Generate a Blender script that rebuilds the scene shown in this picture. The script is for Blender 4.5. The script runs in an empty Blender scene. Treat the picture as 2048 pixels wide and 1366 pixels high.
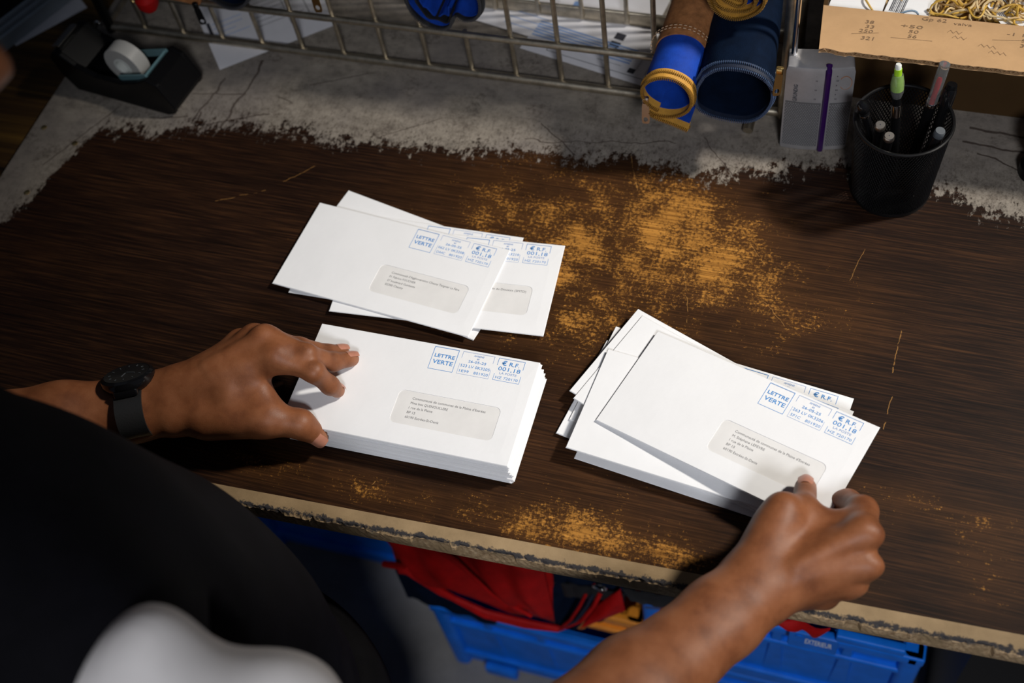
import bpy, bmesh, math, random
import numpy as np
from mathutils import Vector, Matrix, Euler

random.seed(7)
rng = np.random.default_rng(7)
SC = bpy.context.scene
COL = SC.collection
PI = math.pi

# ------------------------------------------------------------------ camera, light, exposure
# z = 0 is the bench top, x runs along the bench, y away from the worker
CAM_H = 0.98675
FPX = 2450.78
CM = ((0.95125596, -0.17663581, 0.252808), (0.28371197, 0.82259115, -0.49279947), (-0.12091159, 0.54050309, 0.83260843))
cd = bpy.data.cameras.new('camera')
cam = bpy.data.objects.new('camera', cd)
COL.objects.link(cam)
m = Matrix(CM).to_4x4()
m.translation = Vector((0, 0, CAM_H))
cam.matrix_world = m
cd.sensor_width = 36.0
cd.lens = FPX / 2048 * 36
cd.clip_start = 0.02
cd.dof.use_dof = True
cd.dof.focus_distance = 1.13
cd.dof.aperture_fstop = 4.0
SC.camera = cam

w = bpy.data.worlds.new('room_light')
SC.world = w
w.use_nodes = True
bg = w.node_tree.nodes['Background']
bg.inputs[0].default_value = (0.62, 0.74, 1.0, 1)
bg.inputs[1].default_value = 0.045


def lamp(name, kind, loc, target, energy, color, size=0.2, angle=60, blend=0.6):
    l = bpy.data.lights.new(name, kind)
    o = bpy.data.objects.new(name, l)
    COL.objects.link(o)
    o.location = loc
    o.rotation_euler = (Vector(target) - Vector(loc)).to_track_quat('-Z', 'Y').to_euler()
    l.energy = energy
    l.color = color
    if kind == 'AREA':
        l.size = size
    else:
        l.shadow_soft_size = size
        if kind == 'SPOT':
            l.spot_size = math.radians(angle)
            l.spot_blend = blend
    return o


lamp('work_lamp', 'SPOT', (1.45, 1.35, 2.05), (-0.21, 0.63, 0.0), 285, (1.0, 0.945, 0.86), 0.13, 26.5, 1.0)
lamp('ceiling_light', 'SPOT', (0.55, -1.0, 1.65), (-0.08, 0.5, -0.1), 98, (0.92, 0.945, 1.0), 0.20, 58, 1.0)
vs = SC.view_settings
vs.view_transform = 'Standard'
vs.look = 'None'
vs.gamma = 1.0
vs.use_curve_mapping = False
vs.exposure = 0.10
SC.cycles.max_bounces = 6


# ------------------------------------------------------------------ helpers
def U(px, py, z=0.0):
    """point of the place at height z that lies on the sight line through photograph pixel (px, py)"""
    d = Matrix(CM) @ Vector(((px - 1024) / FPX, -(py - 683) / FPX, -1))
    t = (z - CAM_H) / d.z
    return Vector((0, 0, CAM_H)) + d * t


def nm(mat):
    mat.use_nodes = True
    nt = mat.node_tree
    return nt, nt.nodes['Principled BSDF']


class NT:
    """tiny node-graph writer"""
    def __init__(s, nt):
        s.nt = nt

    def n(s, t, **k):
        o = s.nt.nodes.new(t)
        for a, b in k.items():
            setattr(o, a, b)
        return o

    def put(s, sock, v):
        if hasattr(v, 'is_output') or isinstance(v, bpy.types.NodeSocket):
            s.nt.links.new(v, sock)
        elif isinstance(v, (tuple, list)) and len(v) == 3 and sock.type == 'RGBA':
            sock.default_value = (*v, 1)
        else:
            sock.default_value = v

    def math(s, op, a, b=0.0, c=0.0, clamp=False):
        o = s.n('ShaderNodeMath', operation=op, use_clamp=clamp)
        s.put(o.inputs[0], a)
        s.put(o.inputs[1], b)
        s.put(o.inputs[2], c)
        return o.outputs[0]

    def mul(s, v, k):
        o = s.n('ShaderNodeVectorMath', operation='MULTIPLY')
        s.put(o.inputs[0], v)
        o.inputs[1].default_value = k
        return o.outputs[0]

    def noise(s, v, scale, detail=4, rough=0.55, dist=0.0):
        o = s.n('ShaderNodeTexNoise')
        if v is not None:
            s.put(o.inputs['Vector'], v)
        o.inputs['Scale'].default_value = scale
        o.inputs['Detail'].default_value = detail
        o.inputs['Roughness'].default_value = rough
        o.inputs['Distortion'].default_value = dist
        return o.outputs[0]

    def rng(s, v, a, b, c=0.0, d=1.0, smooth=False):
        o = s.n('ShaderNodeMapRange', clamp=True)
        if smooth:
            o.interpolation_type = 'SMOOTHSTEP'
        s.put(o.inputs[0], v)
        for i, x in enumerate((a, b, c, d)):
            s.put(o.inputs[i + 1], x)
        return o.outputs[0]

    def mix(s, f, a, b):
        o = s.n('ShaderNodeMix', data_type='RGBA')
        s.put(o.inputs[0], f)
        s.put(o.inputs[6], a)
        s.put(o.inputs[7], b)
        return o.outputs[2]

    def ramp(s, f, stops):
        o = s.n('ShaderNodeValToRGB')
        e = o.color_ramp.elements
        while len(e) < len(stops):
            e.new(0.5)
        for x, (p, c) in zip(e, stops):
            x.position = p
            x.color = (*c, 1)
        s.put(o.inputs[0], f)
        return o.outputs[0]

    def bump(s, h, strength=0.3, dist=0.001):
        o = s.n('ShaderNodeBump')
        o.inputs['Strength'].default_value = strength
        o.inputs['Distance'].default_value = dist
        s.put(o.inputs['Height'], h)
        return o.outputs[0]

    def obj(s):
        return s.n('ShaderNodeTexCoord').outputs['Object']

    def gauss(s, x, y, cx, cy, sx, sy, amp):
        a = s.math('POWER', s.math('DIVIDE', s.math('SUBTRACT', x, cx), sx), 2.0)
        b = s.math('POWER', s.math('DIVIDE', s.math('SUBTRACT', y, cy), sy), 2.0)
        e = s.math('EXPONENT', s.math('MULTIPLY', s.math('ADD', a, b), -1.0))
        return s.math('MULTIPLY', e, amp)

    def seg(s, x, y, a, b, wd, wob=None):
        """1 on the line from a to b, 0 beside it"""
        L = math.hypot(b[0] - a[0], b[1] - a[1])
        ux, uy = (b[0] - a[0]) / L, (b[1] - a[1]) / L
        dx, dy = s.math('SUBTRACT', x, a[0]), s.math('SUBTRACT', y, a[1])
        t = s.math('ADD', s.math('MULTIPLY', dx, ux), s.math('MULTIPLY', dy, uy))
        q = s.math('SUBTRACT', s.math('MULTIPLY', dx, uy), s.math('MULTIPLY', dy, ux))
        if wob is not None:
            q = s.math('ADD', q, wob)
        on = s.math('LESS_THAN', s.math('ABSOLUTE', s.math('SUBTRACT', t, L / 2)), L / 2)
        return s.math('MULTIPLY', on, s.math('LESS_THAN', s.math('ABSOLUTE', q), wd))


def mat(name, col, rough=0.5, metal=0.0, var=0.0, vscale=60, bump=0.0, bscale=400, spec=0.5, trans=0.0, coat=0.0, stretch=(1, 1, 1), sss=0.0, sheen=0.0):
    mt = bpy.data.materials.new(name)
    nt, b = nm(mt)
    g = NT(nt)
    b.inputs['Roughness'].default_value = rough
    b.inputs['Metallic'].default_value = metal
    b.inputs['Specular IOR Level'].default_value = spec
    b.inputs['Transmission Weight'].default_value = trans
    b.inputs['Coat Weight'].default_value = coat
    if sheen:
        b.inputs['Sheen Weight'].default_value = sheen
    v = g.mul(g.obj(), stretch)
    if var:
        f = g.noise(v, vscale, 5, 0.6)
        lo = tuple(c * (1 - var) for c in col)
        hi = tuple(min(1, c * (1 + var)) for c in col)
        g.put(b.inputs['Base Color'], g.ramp(f, [(0.3, lo), (0.7, hi)]))
    else:
        b.inputs['Base Color'].default_value = (*col, 1)
    if bump:
        g.put(b.inputs['Normal'], g.bump(g.noise(v, bscale, 3), bump))
    if sss:
        b.inputs['Subsurface Weight'].default_value = sss
        b.inputs['Subsurface Radius'].default_value = (1.0, 0.35, 0.2)
        b.inputs['Subsurface Scale'].default_value = 0.003
    return mt


def tag(o, label, cat, group=None, kind=None):
    if label:
        o['label'] = label
    if cat:
        o['category'] = cat
    if group:
        o['group'] = group
    if kind:
        o['kind'] = kind
    return o


def thing(name, label, cat, loc=(0, 0, 0), group=None, rot=None):
    o = bpy.data.objects.new(name, None)
    o.empty_display_size = 0.02
    COL.objects.link(o)
    o.location = loc
    if rot is not None:
        o.rotation_euler = rot
    tag(o, label, cat, group)
    return o


def rootmat(o):
    return Matrix.LocRotScale(o.location, o.rotation_euler, o.scale)


def wm(o):
    return wm(o.parent) @ o.matrix_parent_inverse @ rootmat(o) if o.parent is not None else rootmat(o)


def link(name, me, mt=None, parent=None, local=False):
    """mesh as an object; with a parent, coordinates are the place's own unless local"""
    o = bpy.data.objects.new(name, me)
    COL.objects.link(o)
    if mt is not None:
        me.materials.append(mt)
    if parent is not None:
        o.parent = parent
        if not local:
            o.matrix_parent_inverse = wm(parent).inverted()
    return o


class MB:
    def __init__(s):
        s.v = []
        s.f = []

    def add(s, vs, fs):
        n = len(s.v)
        s.v += [tuple(x) for x in vs]
        s.f += [tuple(i + n for i in f) for f in fs]
        return s

    def box(s, c, size, rot=None, taper=1.0):
        x, y, z = (a / 2 for a in size)
        p = [Vector((sx * x * (taper if sz > 0 else 1), sy * y * (taper if sz > 0 else 1), sz * z)) for sz in (-1, 1) for sx, sy in ((-1, -1), (1, -1), (1, 1), (-1, 1))]
        if rot is not None:
            R = Euler(rot).to_matrix() if not isinstance(rot, Matrix) else rot
            p = [R @ q for q in p]
        p = [q + Vector(c) for q in p]
        return s.add(p, [(3, 2, 1, 0), (4, 5, 6, 7), (0, 1, 5, 4), (1, 2, 6, 5), (2, 3, 7, 6), (3, 0, 4, 7)])

    def rbox(s, c, size, r, rot=None, n=4, ax=2):
        """box with its four edges along axis ax rounded"""
        a = [i for i in range(3) if i != ax]
        hx, hy = size[a[0]] / 2 - r, size[a[1]] / 2 - r
        h = size[ax] / 2
        ring = []
        for q, (sx, sy) in enumerate(((1, 1), (-1, 1), (-1, -1), (1, -1))):
            for k in range(n + 1):
                t = q * PI / 2 + k / n * PI / 2
                ring.append((sx * hx + r * math.cos(t), sy * hy + r * math.sin(t)))
        N = len(ring)
        e = min(r, h) * 0.35
        vs = []
        for zz, sc in ((-h, e), (-h + e, 0), (h - e, 0), (h, e)):
            for (x, y) in ring:
                L = math.hypot(x, y) or 1
                p = [0, 0, 0]
                p[a[0]] = x - x / L * sc
                p[a[1]] = y - y / L * sc
                p[ax] = zz
                vs.append(Vector(p))
        fs = []
        for k in range(3):
            for i in range(N):
                fs.append((k * N + i, k * N + (i + 1) % N, (k + 1) * N + (i + 1) % N, (k + 1) * N + i))
        fs += [tuple(reversed(range(N))), tuple(range(3 * N, 4 * N))]
        if rot is not None:
            R = Euler(rot).to_matrix() if not isinstance(rot, Matrix) else rot
            vs = [R @ q for q in vs]
        return s.add([q + Vector(c) for q in vs], fs)

    def tube(s, pts, r, n=8, closed=False, caps=True):
        pts = [Vector(p) for p in pts]
        N = len(pts)
        rs = r if isinstance(r, (list, tuple)) else [r] * N
        up = Vector((0.13, 0.21, 0.97))
        vs = []
        prev = None
        for i, p in enumerate(pts):
            a = pts[(i - 1) % N] if (i > 0 or closed) else p
            b = pts[(i + 1) % N] if (i < N - 1 or closed) else p
            t = (b - a).normalized()
            if prev is None:
                u = t.cross(up)
                if u.length < 1e-3:
                    u = t.cross(Vector((1, 0, 0)))
                u.normalize()
            else:
                u = (prev - t * prev.dot(t)).normalized()
            prev = u
            w_ = t.cross(u)
            for k in range(n):
                q = 2 * PI * k / n
                vs.append(p + (u * math.cos(q) + w_ * math.sin(q)) * rs[i])
        fs = []
        for i in range(N if closed else N - 1):
            j = (i + 1) % N
            for k in range(n):
                fs.append((i * n + k, i * n + (k + 1) % n, j * n + (k + 1) % n, j * n + k))
        if caps and not closed:
            fs += [tuple(reversed(range(n))), tuple(range((N - 1) * n, N * n))]
        return s.add(vs, fs)

    def lathe(s, prof, c=(0, 0, 0), n=24, M=None):
        """prof: list of (radius, height) round the z axis"""
        vs = []
        for r, z in prof:
            for k in range(n):
                a = 2 * PI * k / n
                vs.append(Vector((r * math.cos(a), r * math.sin(a), z)))
        fs = []
        for i in range(len(prof) - 1):
            for k in range(n):
                fs.append((i * n + k, i * n + (k + 1) % n, (i + 1) * n + (k + 1) % n, (i + 1) * n + k))
        fs += [tuple(reversed(range(n))), tuple(range((len(prof) - 1) * n, len(prof) * n))]
        if M is not None:
            vs = [M @ q for q in vs]
        return s.add([q + Vector(c) for q in vs], fs)

    def ribbon(s, prof, ys, t, warp=None):
        """a thick sheet: profile (x, z) polyline carried along the y values"""
        P = [Vector((a, b)) for a, b in prof]
        N = len(P)
        nr = []
        for i in range(N):
            d = P[min(N - 1, i + 1)] - P[max(0, i - 1)]
            d = d.normalized() if d.length > 1e-9 else Vector((1, 0))
            nr.append(Vector((-d.y, d.x)))
        M = len(ys)
        vs = []
        for sd in (-0.5, 0.5):
            for y in ys:
                for i in range(N):
                    q = P[i] + nr[i] * t * sd
                    x = Vector((q.x, y, q.y))
                    vs.append(warp(x, i / (N - 1), y) if warp else x)
        g = lambda sd, j, i: sd * M * N + j * N + i
        fs = []
        for j in range(M - 1):
            for i in range(N - 1):
                fs.append((g(0, j, i), g(0, j + 1, i), g(0, j + 1, i + 1), g(0, j, i + 1)))
                fs.append((g(1, j, i), g(1, j, i + 1), g(1, j + 1, i + 1), g(1, j + 1, i)))
        for i in range(N - 1):
            fs.append((g(0, 0, i), g(0, 0, i + 1), g(1, 0, i + 1), g(1, 0, i)))
            fs.append((g(0, M - 1, i + 1), g(0, M - 1, i), g(1, M - 1, i), g(1, M - 1, i + 1)))
        for j in range(M - 1):
            fs.append((g(0, j + 1, 0), g(0, j, 0), g(1, j, 0), g(1, j + 1, 0)))
            fs.append((g(0, j, N - 1), g(0, j + 1, N - 1), g(1, j + 1, N - 1), g(1, j, N - 1)))
        return s.add(vs, fs)

    def poly(s, pts, z0, z1):
        """upright prism over a polygon"""
        n = len(pts)
        vs = [(p[0], p[1], z0) for p in pts] + [(p[0], p[1], z1) for p in pts]
        fs = [tuple(reversed(range(n))), tuple(range(n, 2 * n))]
        for i in range(n):
            j = (i + 1) % n
            fs.append((i, j, n + j, n + i))
        return s.add(vs, fs)

    def mesh(s, name, smooth=False):
        me = bpy.data.meshes.new(name)
        me.from_pydata(s.v, [], s.f)
        me.update()
        if smooth:
            me.polygons.foreach_set('use_smooth', [True] * len(me.polygons))
            try:
                me.set_sharp_from_angle(angle=math.radians(40))
            except Exception:
                pass
        return me

    def build(s, name, mt, parent=None, smooth=False, local=False):
        return link(name, s.mesh(name, smooth), mt, parent, local)


_glyph = {}


def text_mb(items, z=0.0):
    """flat lettering: items of (string, x, y, cap height, align, width or None, bold)"""
    out = MB()
    for st, x, y, h, al, wd, bold in items:
        k = (st, bold)
        if k not in _glyph:
            c = bpy.data.curves.new('t', 'FONT')
            c.body = st
            c.size = 1
            c.resolution_u = 2
            c.fill_mode = 'FRONT'
            if bold:
                c.offset = 0.012
            o = bpy.data.objects.new('t', c)
            me = bpy.data.meshes.new_from_object(o)
            vs = [tuple(q.co) for q in me.vertices]
            fs = [tuple(p.vertices) for p in me.polygons]
            bpy.data.objects.remove(o)
            bpy.data.meshes.remove(me)
            bpy.data.curves.remove(c)
            _glyph[k] = (vs, fs)
        vs, fs = _glyph[k]
        if not vs:
            continue
        xs = [q[0] for q in vs]
        x0, x1 = min(xs), max(xs)
        sy = h / 0.7
        sx = wd / (x1 - x0) if wd else sy
        off = {'L': x0, 'C': (x0 + x1) / 2, 'R': x1}[al]
        out.add([((q[0] - off) * sx + x, q[1] * sy + y, z) for q in vs], fs)
    return out


def line_mb(mb, a, b, wd, z=0.0):
    a, b = Vector(a), Vector(b)
    d = (b - a).normalized()
    n_ = Vector((-d.y, d.x)) * wd / 2
    q = [a - n_, b - n_, b + n_, a + n_]
    return mb.add([(p.x, p.y, z) for p in q], [(0, 1, 2, 3)])


# ---- organic surfaces: smooth unions of tapered capsules and ellipsoids, meshed by surface nets
def smin(a, b, k):
    h_ = np.clip(0.5 + 0.5 * (b - a) / k, 0, 1)
    return b * (1 - h_) + a * h_ - k * h_ * (1 - h_)


def field(prims, h, pad=0.012, k=0.008, bounds=None, disp=None, cut=None):
    lo = np.full(3, 1e9)
    hi = -lo
    for p in prims:
        if p[0] == 'c':
            a, b, ra, rb = np.array(p[1]), np.array(p[2]), p[3], p[4]
            R_ = max(ra, rb)
            l_, h_ = np.minimum(a, b) - R_, np.maximum(a, b) + R_
        else:
            c, r = np.array(p[1]), np.array(p[2])
            R_ = r.max() if len(p) > 3 and p[3] is not None else r
            l_, h_ = c - R_, c + R_
        lo, hi = np.minimum(lo, l_), np.maximum(hi, h_)
    lo -= pad
    hi += pad
    if bounds:
        lo, hi = np.maximum(lo, bounds[0]), np.minimum(hi, bounds[1])
    n = np.ceil((hi - lo) / h).astype(int) + 1
    F = np.full(n, 0.05, np.float32)
    ax = [lo[i] + h * np.arange(n[i]) for i in range(3)]
    for p in prims:
        kk = k
        if p[0] == 'c':
            a, b, ra, rb = np.array(p[1], float), np.array(p[2], float), p[3], p[4]
            if len(p) > 5:
                kk = p[5]
            R_ = max(ra, rb) + kk * 2 + pad
            l_, h_ = np.minimum(a, b) - R_, np.maximum(a, b) + R_
        else:
            c, r = np.array(p[1], float), np.array(p[2], float)
            Rm = np.array(p[3]) if len(p) > 3 and p[3] is not None else None
            if len(p) > 4:
                kk = p[4]
            R_ = (r.max() if Rm is not None else r) + kk * 2 + pad
            l_, h_ = c - R_, c + R_
        i0 = np.clip(np.floor((l_ - lo) / h).astype(int), 0, n)
        i1 = np.clip(np.ceil((h_ - lo) / h).astype(int) + 1, 0, n)
        if np.any(i1 <= i0):
            continue
        X = ax[0][i0[0]:i1[0], None, None]
        Y = ax[1][None, i0[1]:i1[1], None]
        Z = ax[2][None, None, i0[2]:i1[2]]
        if p[0] == 'c':
            ab = b - a
            L2 = max(ab @ ab, 1e-12)
            t = np.clip(((X - a[0]) * ab[0] + (Y - a[1]) * ab[1] + (Z - a[2]) * ab[2]) / L2, 0, 1)
            d = np.sqrt((X - a[0] - t * ab[0]) ** 2 + (Y - a[1] - t * ab[1]) ** 2 + (Z - a[2] - t * ab[2]) ** 2) - (ra + (rb - ra) * t)
        else:
            q = [X - c[0], Y - c[1], Z - c[2]]
            if Rm is not None:
                q = [q[0] * Rm[0][j] + q[1] * Rm[1][j] + q[2] * Rm[2][j] for j in range(3)]
            k0 = np.sqrt((q[0] / r[0]) ** 2 + (q[1] / r[1]) ** 2 + (q[2] / r[2]) ** 2)
            k1 = np.sqrt((q[0] / r[0] ** 2) ** 2 + (q[1] / r[1] ** 2) ** 2 + (q[2] / r[2] ** 2) ** 2) + 1e-9
            d = k0 * (k0 - 1.0) / k1
        sl = F[i0[0]:i1[0], i0[1]:i1[1], i0[2]:i1[2]]
        F[i0[0]:i1[0], i0[1]:i1[1], i0[2]:i1[2]] = smin(sl, d.astype(np.float32), kk)
    if disp is not None or cut is not None:
        X, Y, Z = np.meshgrid(*ax, indexing='ij', sparse=True)
        if disp is not None:
            F = F + disp(X, Y, Z)
        if cut is not None:
            F = np.maximum(F, cut(X, Y, Z))
    # close the surface at the border of the grid
    for i in range(3):
        for e in (0, -1):
            ix = [slice(None)] * 3
            ix[i] = e
            F[tuple(ix)] = np.maximum(F[tuple(ix)], h * 0.3)
    return F.astype(np.float32), lo


def nets(F, lo, h):
    s = F < 0
    nx, ny, nz = F.shape
    cnt = np.zeros((nx - 1, ny - 1, nz - 1), np.int8)
    offs = [(i, j, k) for i in (0, 1) for j in (0, 1) for k in (0, 1)]
    for i, j, k in offs:
        cnt += s[i:nx - 1 + i, j:ny - 1 + j, k:nz - 1 + k]
    act = (cnt > 0) & (cnt < 8)
    idx = np.full(act.shape, -1, np.int64)
    I, J, K = np.where(act)
    idx[I, J, K] = np.arange(len(I))
    acc = np.zeros((len(I), 3))
    num = np.zeros(len(I))
    for a in offs:
        for d in range(3):
            if a[d]:
                continue
            b = list(a)
            b[d] = 1
            fa = F[I + a[0], J + a[1], K + a[2]]
            fb = F[I + b[0], J + b[1], K + b[2]]
            c = (fa < 0) != (fb < 0)
            t = np.where(c, fa / np.where(c, fa - fb, 1), 0)
            p = np.array(a, float)[None, :].repeat(len(I), 0)
            p[:, d] += t
            acc += p * c[:, None]
            num += c
    V = lo + h * (np.stack([I, J, K], 1) + acc / num[:, None])
    faces = []
    for d in range(3):
        e1, e2 = (d + 1) % 3, (d + 2) % 3
        A = [slice(1, -1)] * 3
        A[d] = slice(0, -1)
        B = list(A)
        B[d] = slice(1, None)
        sa, sb = s[tuple(A)], s[tuple(B)]
        for flip in (0, 1):
            cc = np.where((sa & ~sb) if not flip else (~sa & sb))
            g = [c.copy() for c in cc]
            for e in (e1, e2):
                g[e] = g[e] + 1

            def cell(o1, o2):
                q = [x for x in g]
                q[e1] = q[e1] + o1
                q[e2] = q[e2] + o2
                return idx[q[0], q[1], q[2]]
            f = np.stack([cell(-1, -1), cell(0, -1), cell(0, 0), cell(-1, 0)], 1)
            if flip:
                f = f[:, ::-1]
            faces.append(f)
    Fc = np.concatenate(faces)
    Fc = Fc[(Fc >= 0).all(1)]
    return V, Fc


def relax(V, Fc, it=2, lam=0.5):
    for _ in range(it):
        S = np.zeros_like(V)
        C = np.zeros(len(V))
        for a in range(4):
            i, j = Fc[:, a], Fc[:, (a + 1) % 4]
            np.add.at(S, i, V[j])
            np.add.at(C, i, 1)
        V = V + lam * (S / np.maximum(C, 1)[:, None] - V)
    return V


def np_mesh(name, V, Fc, smooth=True):
    me = bpy.data.meshes.new(name)
    me.vertices.add(len(V))
    me.vertices.foreach_set('co', V.astype(np.float32).ravel())
    me.loops.add(Fc.size)
    me.loops.foreach_set('vertex_index', Fc.ravel().astype(np.int32))
    me.polygons.add(len(Fc))
    me.polygons.foreach_set('loop_start', np.arange(0, Fc.size, Fc.shape[1], dtype=np.int32))
    me.polygons.foreach_set('use_smooth', np.full(len(Fc), smooth))
    me.update(calc_edges=True)
    me.validate()
    return me


def blob(prims, h, k=0.008, it=2, **kw):
    F, lo = field(prims, h, k=k, **kw)
    V, Fc = nets(F, lo, h)
    return relax(V, Fc, it), Fc


def arc(a, b, n):
    return [a + (b - a) * i / (n - 1) for i in range(n)]

# ------------------------------------------------------------------ materials
def yc(x):
    """front corner of the bench, which runs slightly askew"""
    return 0.381 + 0.041 * (x - 0.05)


def bench_material():
    mt = bpy.data.materials.new('worn_bench_top')
    nt, b = nm(mt)
    g = NT(nt)
    co = g.obj()
    sx = g.n('ShaderNodeSeparateXYZ')
    g.put(sx.inputs[0], co)
    x, y = sx.outputs[0], sx.outputs[1]
    fc = g.n('ShaderNodeFloatCurve')
    g.put(fc.inputs['Value'], g.rng(x, -1.0, 0.4))
    c = fc.mapping.curves[0]
    pts = [(-1.0, .56), (-.91, .60), (-.885, .65), (-.868, .72), (-.85, .765), (-.79, .770), (-.72, .793), (-.64, .801), (-.55, .799), (-.436, .808), (-.326, .820), (-.247, .829), (-.165, .823), (-.086, .84), (-.044, .858), (.02, .86), (.08, .842), (.152, .822), (.4, .80)]
    while len(c.points) < len(pts):
        c.points.new(0.5, 0.5)
    for p, (a, v) in zip(c.points, pts):
        p.location = ((a + 1.0) / 1.4, v)
        p.handle_type = 'VECTOR'
    fc.mapping.update()
    yb = fc.outputs[0]
    n_big = g.noise(co, 30, 8, 0.75)
    n_fine = g.noise(g.mul(co, (1, .5, 1)), 150, 6, 0.75)
    e = g.math('SUBTRACT', y, yb)
    e = g.math('ADD', e, g.math('MULTIPLY', g.math('SUBTRACT', n_big, .5), .10))
    e = g.math('ADD', e, g.math('MULTIPLY', g.math('SUBTRACT', n_fine, .5), .11))
    grey = g.rng(e, -.003, .006)
    # worn grey laminate
    gn = g.noise(g.mul(co, (1, 1.3, 1)), 45, 9, 0.78)
    gcol = g.ramp(gn, [(.28, (.10, .085, .072)), (.48, (.235, .205, .170)), (.7, (.34, .30, .25))])
    gb = g.noise(co, 9, 3, .5)
    gcol = g.mix(g.rng(gb, .42, .62, 0, .45), gcol, (.17, .15, .145))
    wob = g.math('MULTIPLY', g.math('SUBTRACT', g.noise(co, 22, 3), .5), .02)
    wob2 = g.math('MULTIPLY', g.math('SUBTRACT', g.noise(co, 60, 3), .5), .006)
    dark = None
    for a_, b_, w_, q in [((-.80, .79), (-.755, .80), .0012, wob2), ((-.745, .79), (-.735, .865), .0016, wob), ((-.71, .79), (-.70, .90), .0022, wob), ((-.77, .775), (-.66, .822), .0014, wob2),
                          ((-.765, .835), (-.70, .845), .001, wob2), ((-.66, .848), (-.64, .842), .001, wob2), ((-.52, .812), (-.46, .85), .0008, wob2), ((-.30, .825), (-.35, .862), .001, wob2),
                          ((-.36, .835), (-.20, .862), .0009, wob), ((-.63, .872), (-.56, .905), .0009, wob2), ((-.13, .82), (-.17, .875), .0008, wob), ((-.895, .70), (-.845, .80), .0011, wob2),
                          ((.09, .935), (.15, .93), .0025, wob2), ((.085, .915), (.15, .91), .002, wob2), ((.10, .90), (.15, .885), .0018, wob), ((-.72, .77), (-.715, .80), .002, wob2), ((-.74, .775), (-.742, .81), .0018, wob2)]:
        w_ *= .6
        sgm = g.seg(x, y, a_, b_, w_, q)
        dark = sgm if dark is None else g.math('MAXIMUM', dark, sgm)
    dirt = g.rng(g.math('ADD', g.math('MULTIPLY', g.noise(co, 190, 8, .8), .6), g.math('MULTIPLY', g.noise(co, 24, 5, .6), .4)), .53, .60, 0, .55)
    fray = g.math('MULTIPLY', g.rng(g.noise(g.mul(co, (2.2, 1, 1)), 130, 8, .8), .50, .62), g.rng(g.math('SUBTRACT', y, yb), .015, .085, .8, 0))
    gcol = g.mix(g.math('MAXIMUM', g.math('MULTIPLY', dark, .85), g.math('MAXIMUM', dirt, fray)), gcol, (.045, .030, .024))
    # dark wood-grain under the laminate
    grain = g.noise(g.mul(co, (13, 500, 1)), 1.0, 6, .65, .3)
    band = g.noise(g.mul(co, (1.5, 14, 1)), 1.0, 3, .5)
    gr = g.math('ADD', g.math('MULTIPLY', grain, .75), g.math('MULTIPLY', band, .25))
    wcol = g.ramp(gr, [(.36, (.0042, .0019, .0014)), (.5, (.0165, .0070, .0038)), (.64, (.050, .0205, .0082)), (.78, (.105, .045, .0145))])
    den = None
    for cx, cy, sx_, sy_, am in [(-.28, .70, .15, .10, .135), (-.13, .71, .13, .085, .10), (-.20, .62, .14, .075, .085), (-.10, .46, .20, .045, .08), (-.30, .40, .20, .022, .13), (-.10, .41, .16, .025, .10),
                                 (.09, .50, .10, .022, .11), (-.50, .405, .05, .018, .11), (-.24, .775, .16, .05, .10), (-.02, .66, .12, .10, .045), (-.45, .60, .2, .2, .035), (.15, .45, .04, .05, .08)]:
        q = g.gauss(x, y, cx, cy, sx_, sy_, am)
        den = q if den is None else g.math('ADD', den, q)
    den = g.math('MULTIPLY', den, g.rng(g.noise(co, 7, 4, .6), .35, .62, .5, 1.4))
    wn = g.math('ADD', g.math('MULTIPLY', g.noise(co, 300, 7, .74), .66), g.math('MULTIPLY', g.noise(co, 34, 6, .65), .34))
    wn = g.math('ADD', g.math('MULTIPLY', wn, .85), g.math('MULTIPLY', g.noise(g.mul(co, (60, 700, 1)), 1.0, 3, .6), .15))
    wear = g.rng(g.math('ADD', wn, den), .662, .742)
    worn_brown = g.math('MULTIPLY', g.rng(den, .02, .20), .50)  # browner wood where wear is dense
    wcol = g.mix(g.math('MULTIPLY', worn_brown, grain), wcol, (.22, .085, .018))
    wcol = g.mix(g.math('MULTIPLY', wear, .80), wcol, g.ramp(grain, [(.3, (.13, .045, .008)), (.7, (.74, .34, .065))]))
    light = None
    for a_, b_, w_ in [((-.605, .73), (-.57, .765), .00032), ((-.67, .69), (-.62, .715), .00032), ((-.225, .79), (-.245, .84), .00032), ((-.14, .64), (-.155, .70), .00032), ((-.05, .655), (-.075, .68), .00028),
                       ((.052, .625), (.055, .675), .0005), ((.052, .565), (.056, .60), .00045), ((.0, .72), (.01, .76), .00028), ((-.08, .72), (-.10, .745), .00028), ((-.385, .40), (-.38, .412), .00045)]:
        sgm = g.seg(x, y, a_, b_, w_, wob2)
        light = sgm if light is None else g.math('MAXIMUM', light, sgm)
    light = g.math('MULTIPLY', light, g.rng(g.noise(co, 90, 2), .42, .5))
    wcol = g.mix(g.math('MULTIPLY', light, .42), wcol, (.50, .25, .07))
    g.put(b.inputs['Base Color'], g.mix(grey, wcol, gcol))
    g.put(b.inputs['Roughness'], g.rng(grey, 0, 1, .50, .62))
    b.inputs['Specular IOR Level'].default_value = .16
    hgt = g.math('ADD', g.math('MULTIPLY', grey, .6), g.math('MULTIPLY', gr, .35))
    g.put(b.inputs['Normal'], g.bump(hgt, .35, .0006))
    return mt


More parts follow.
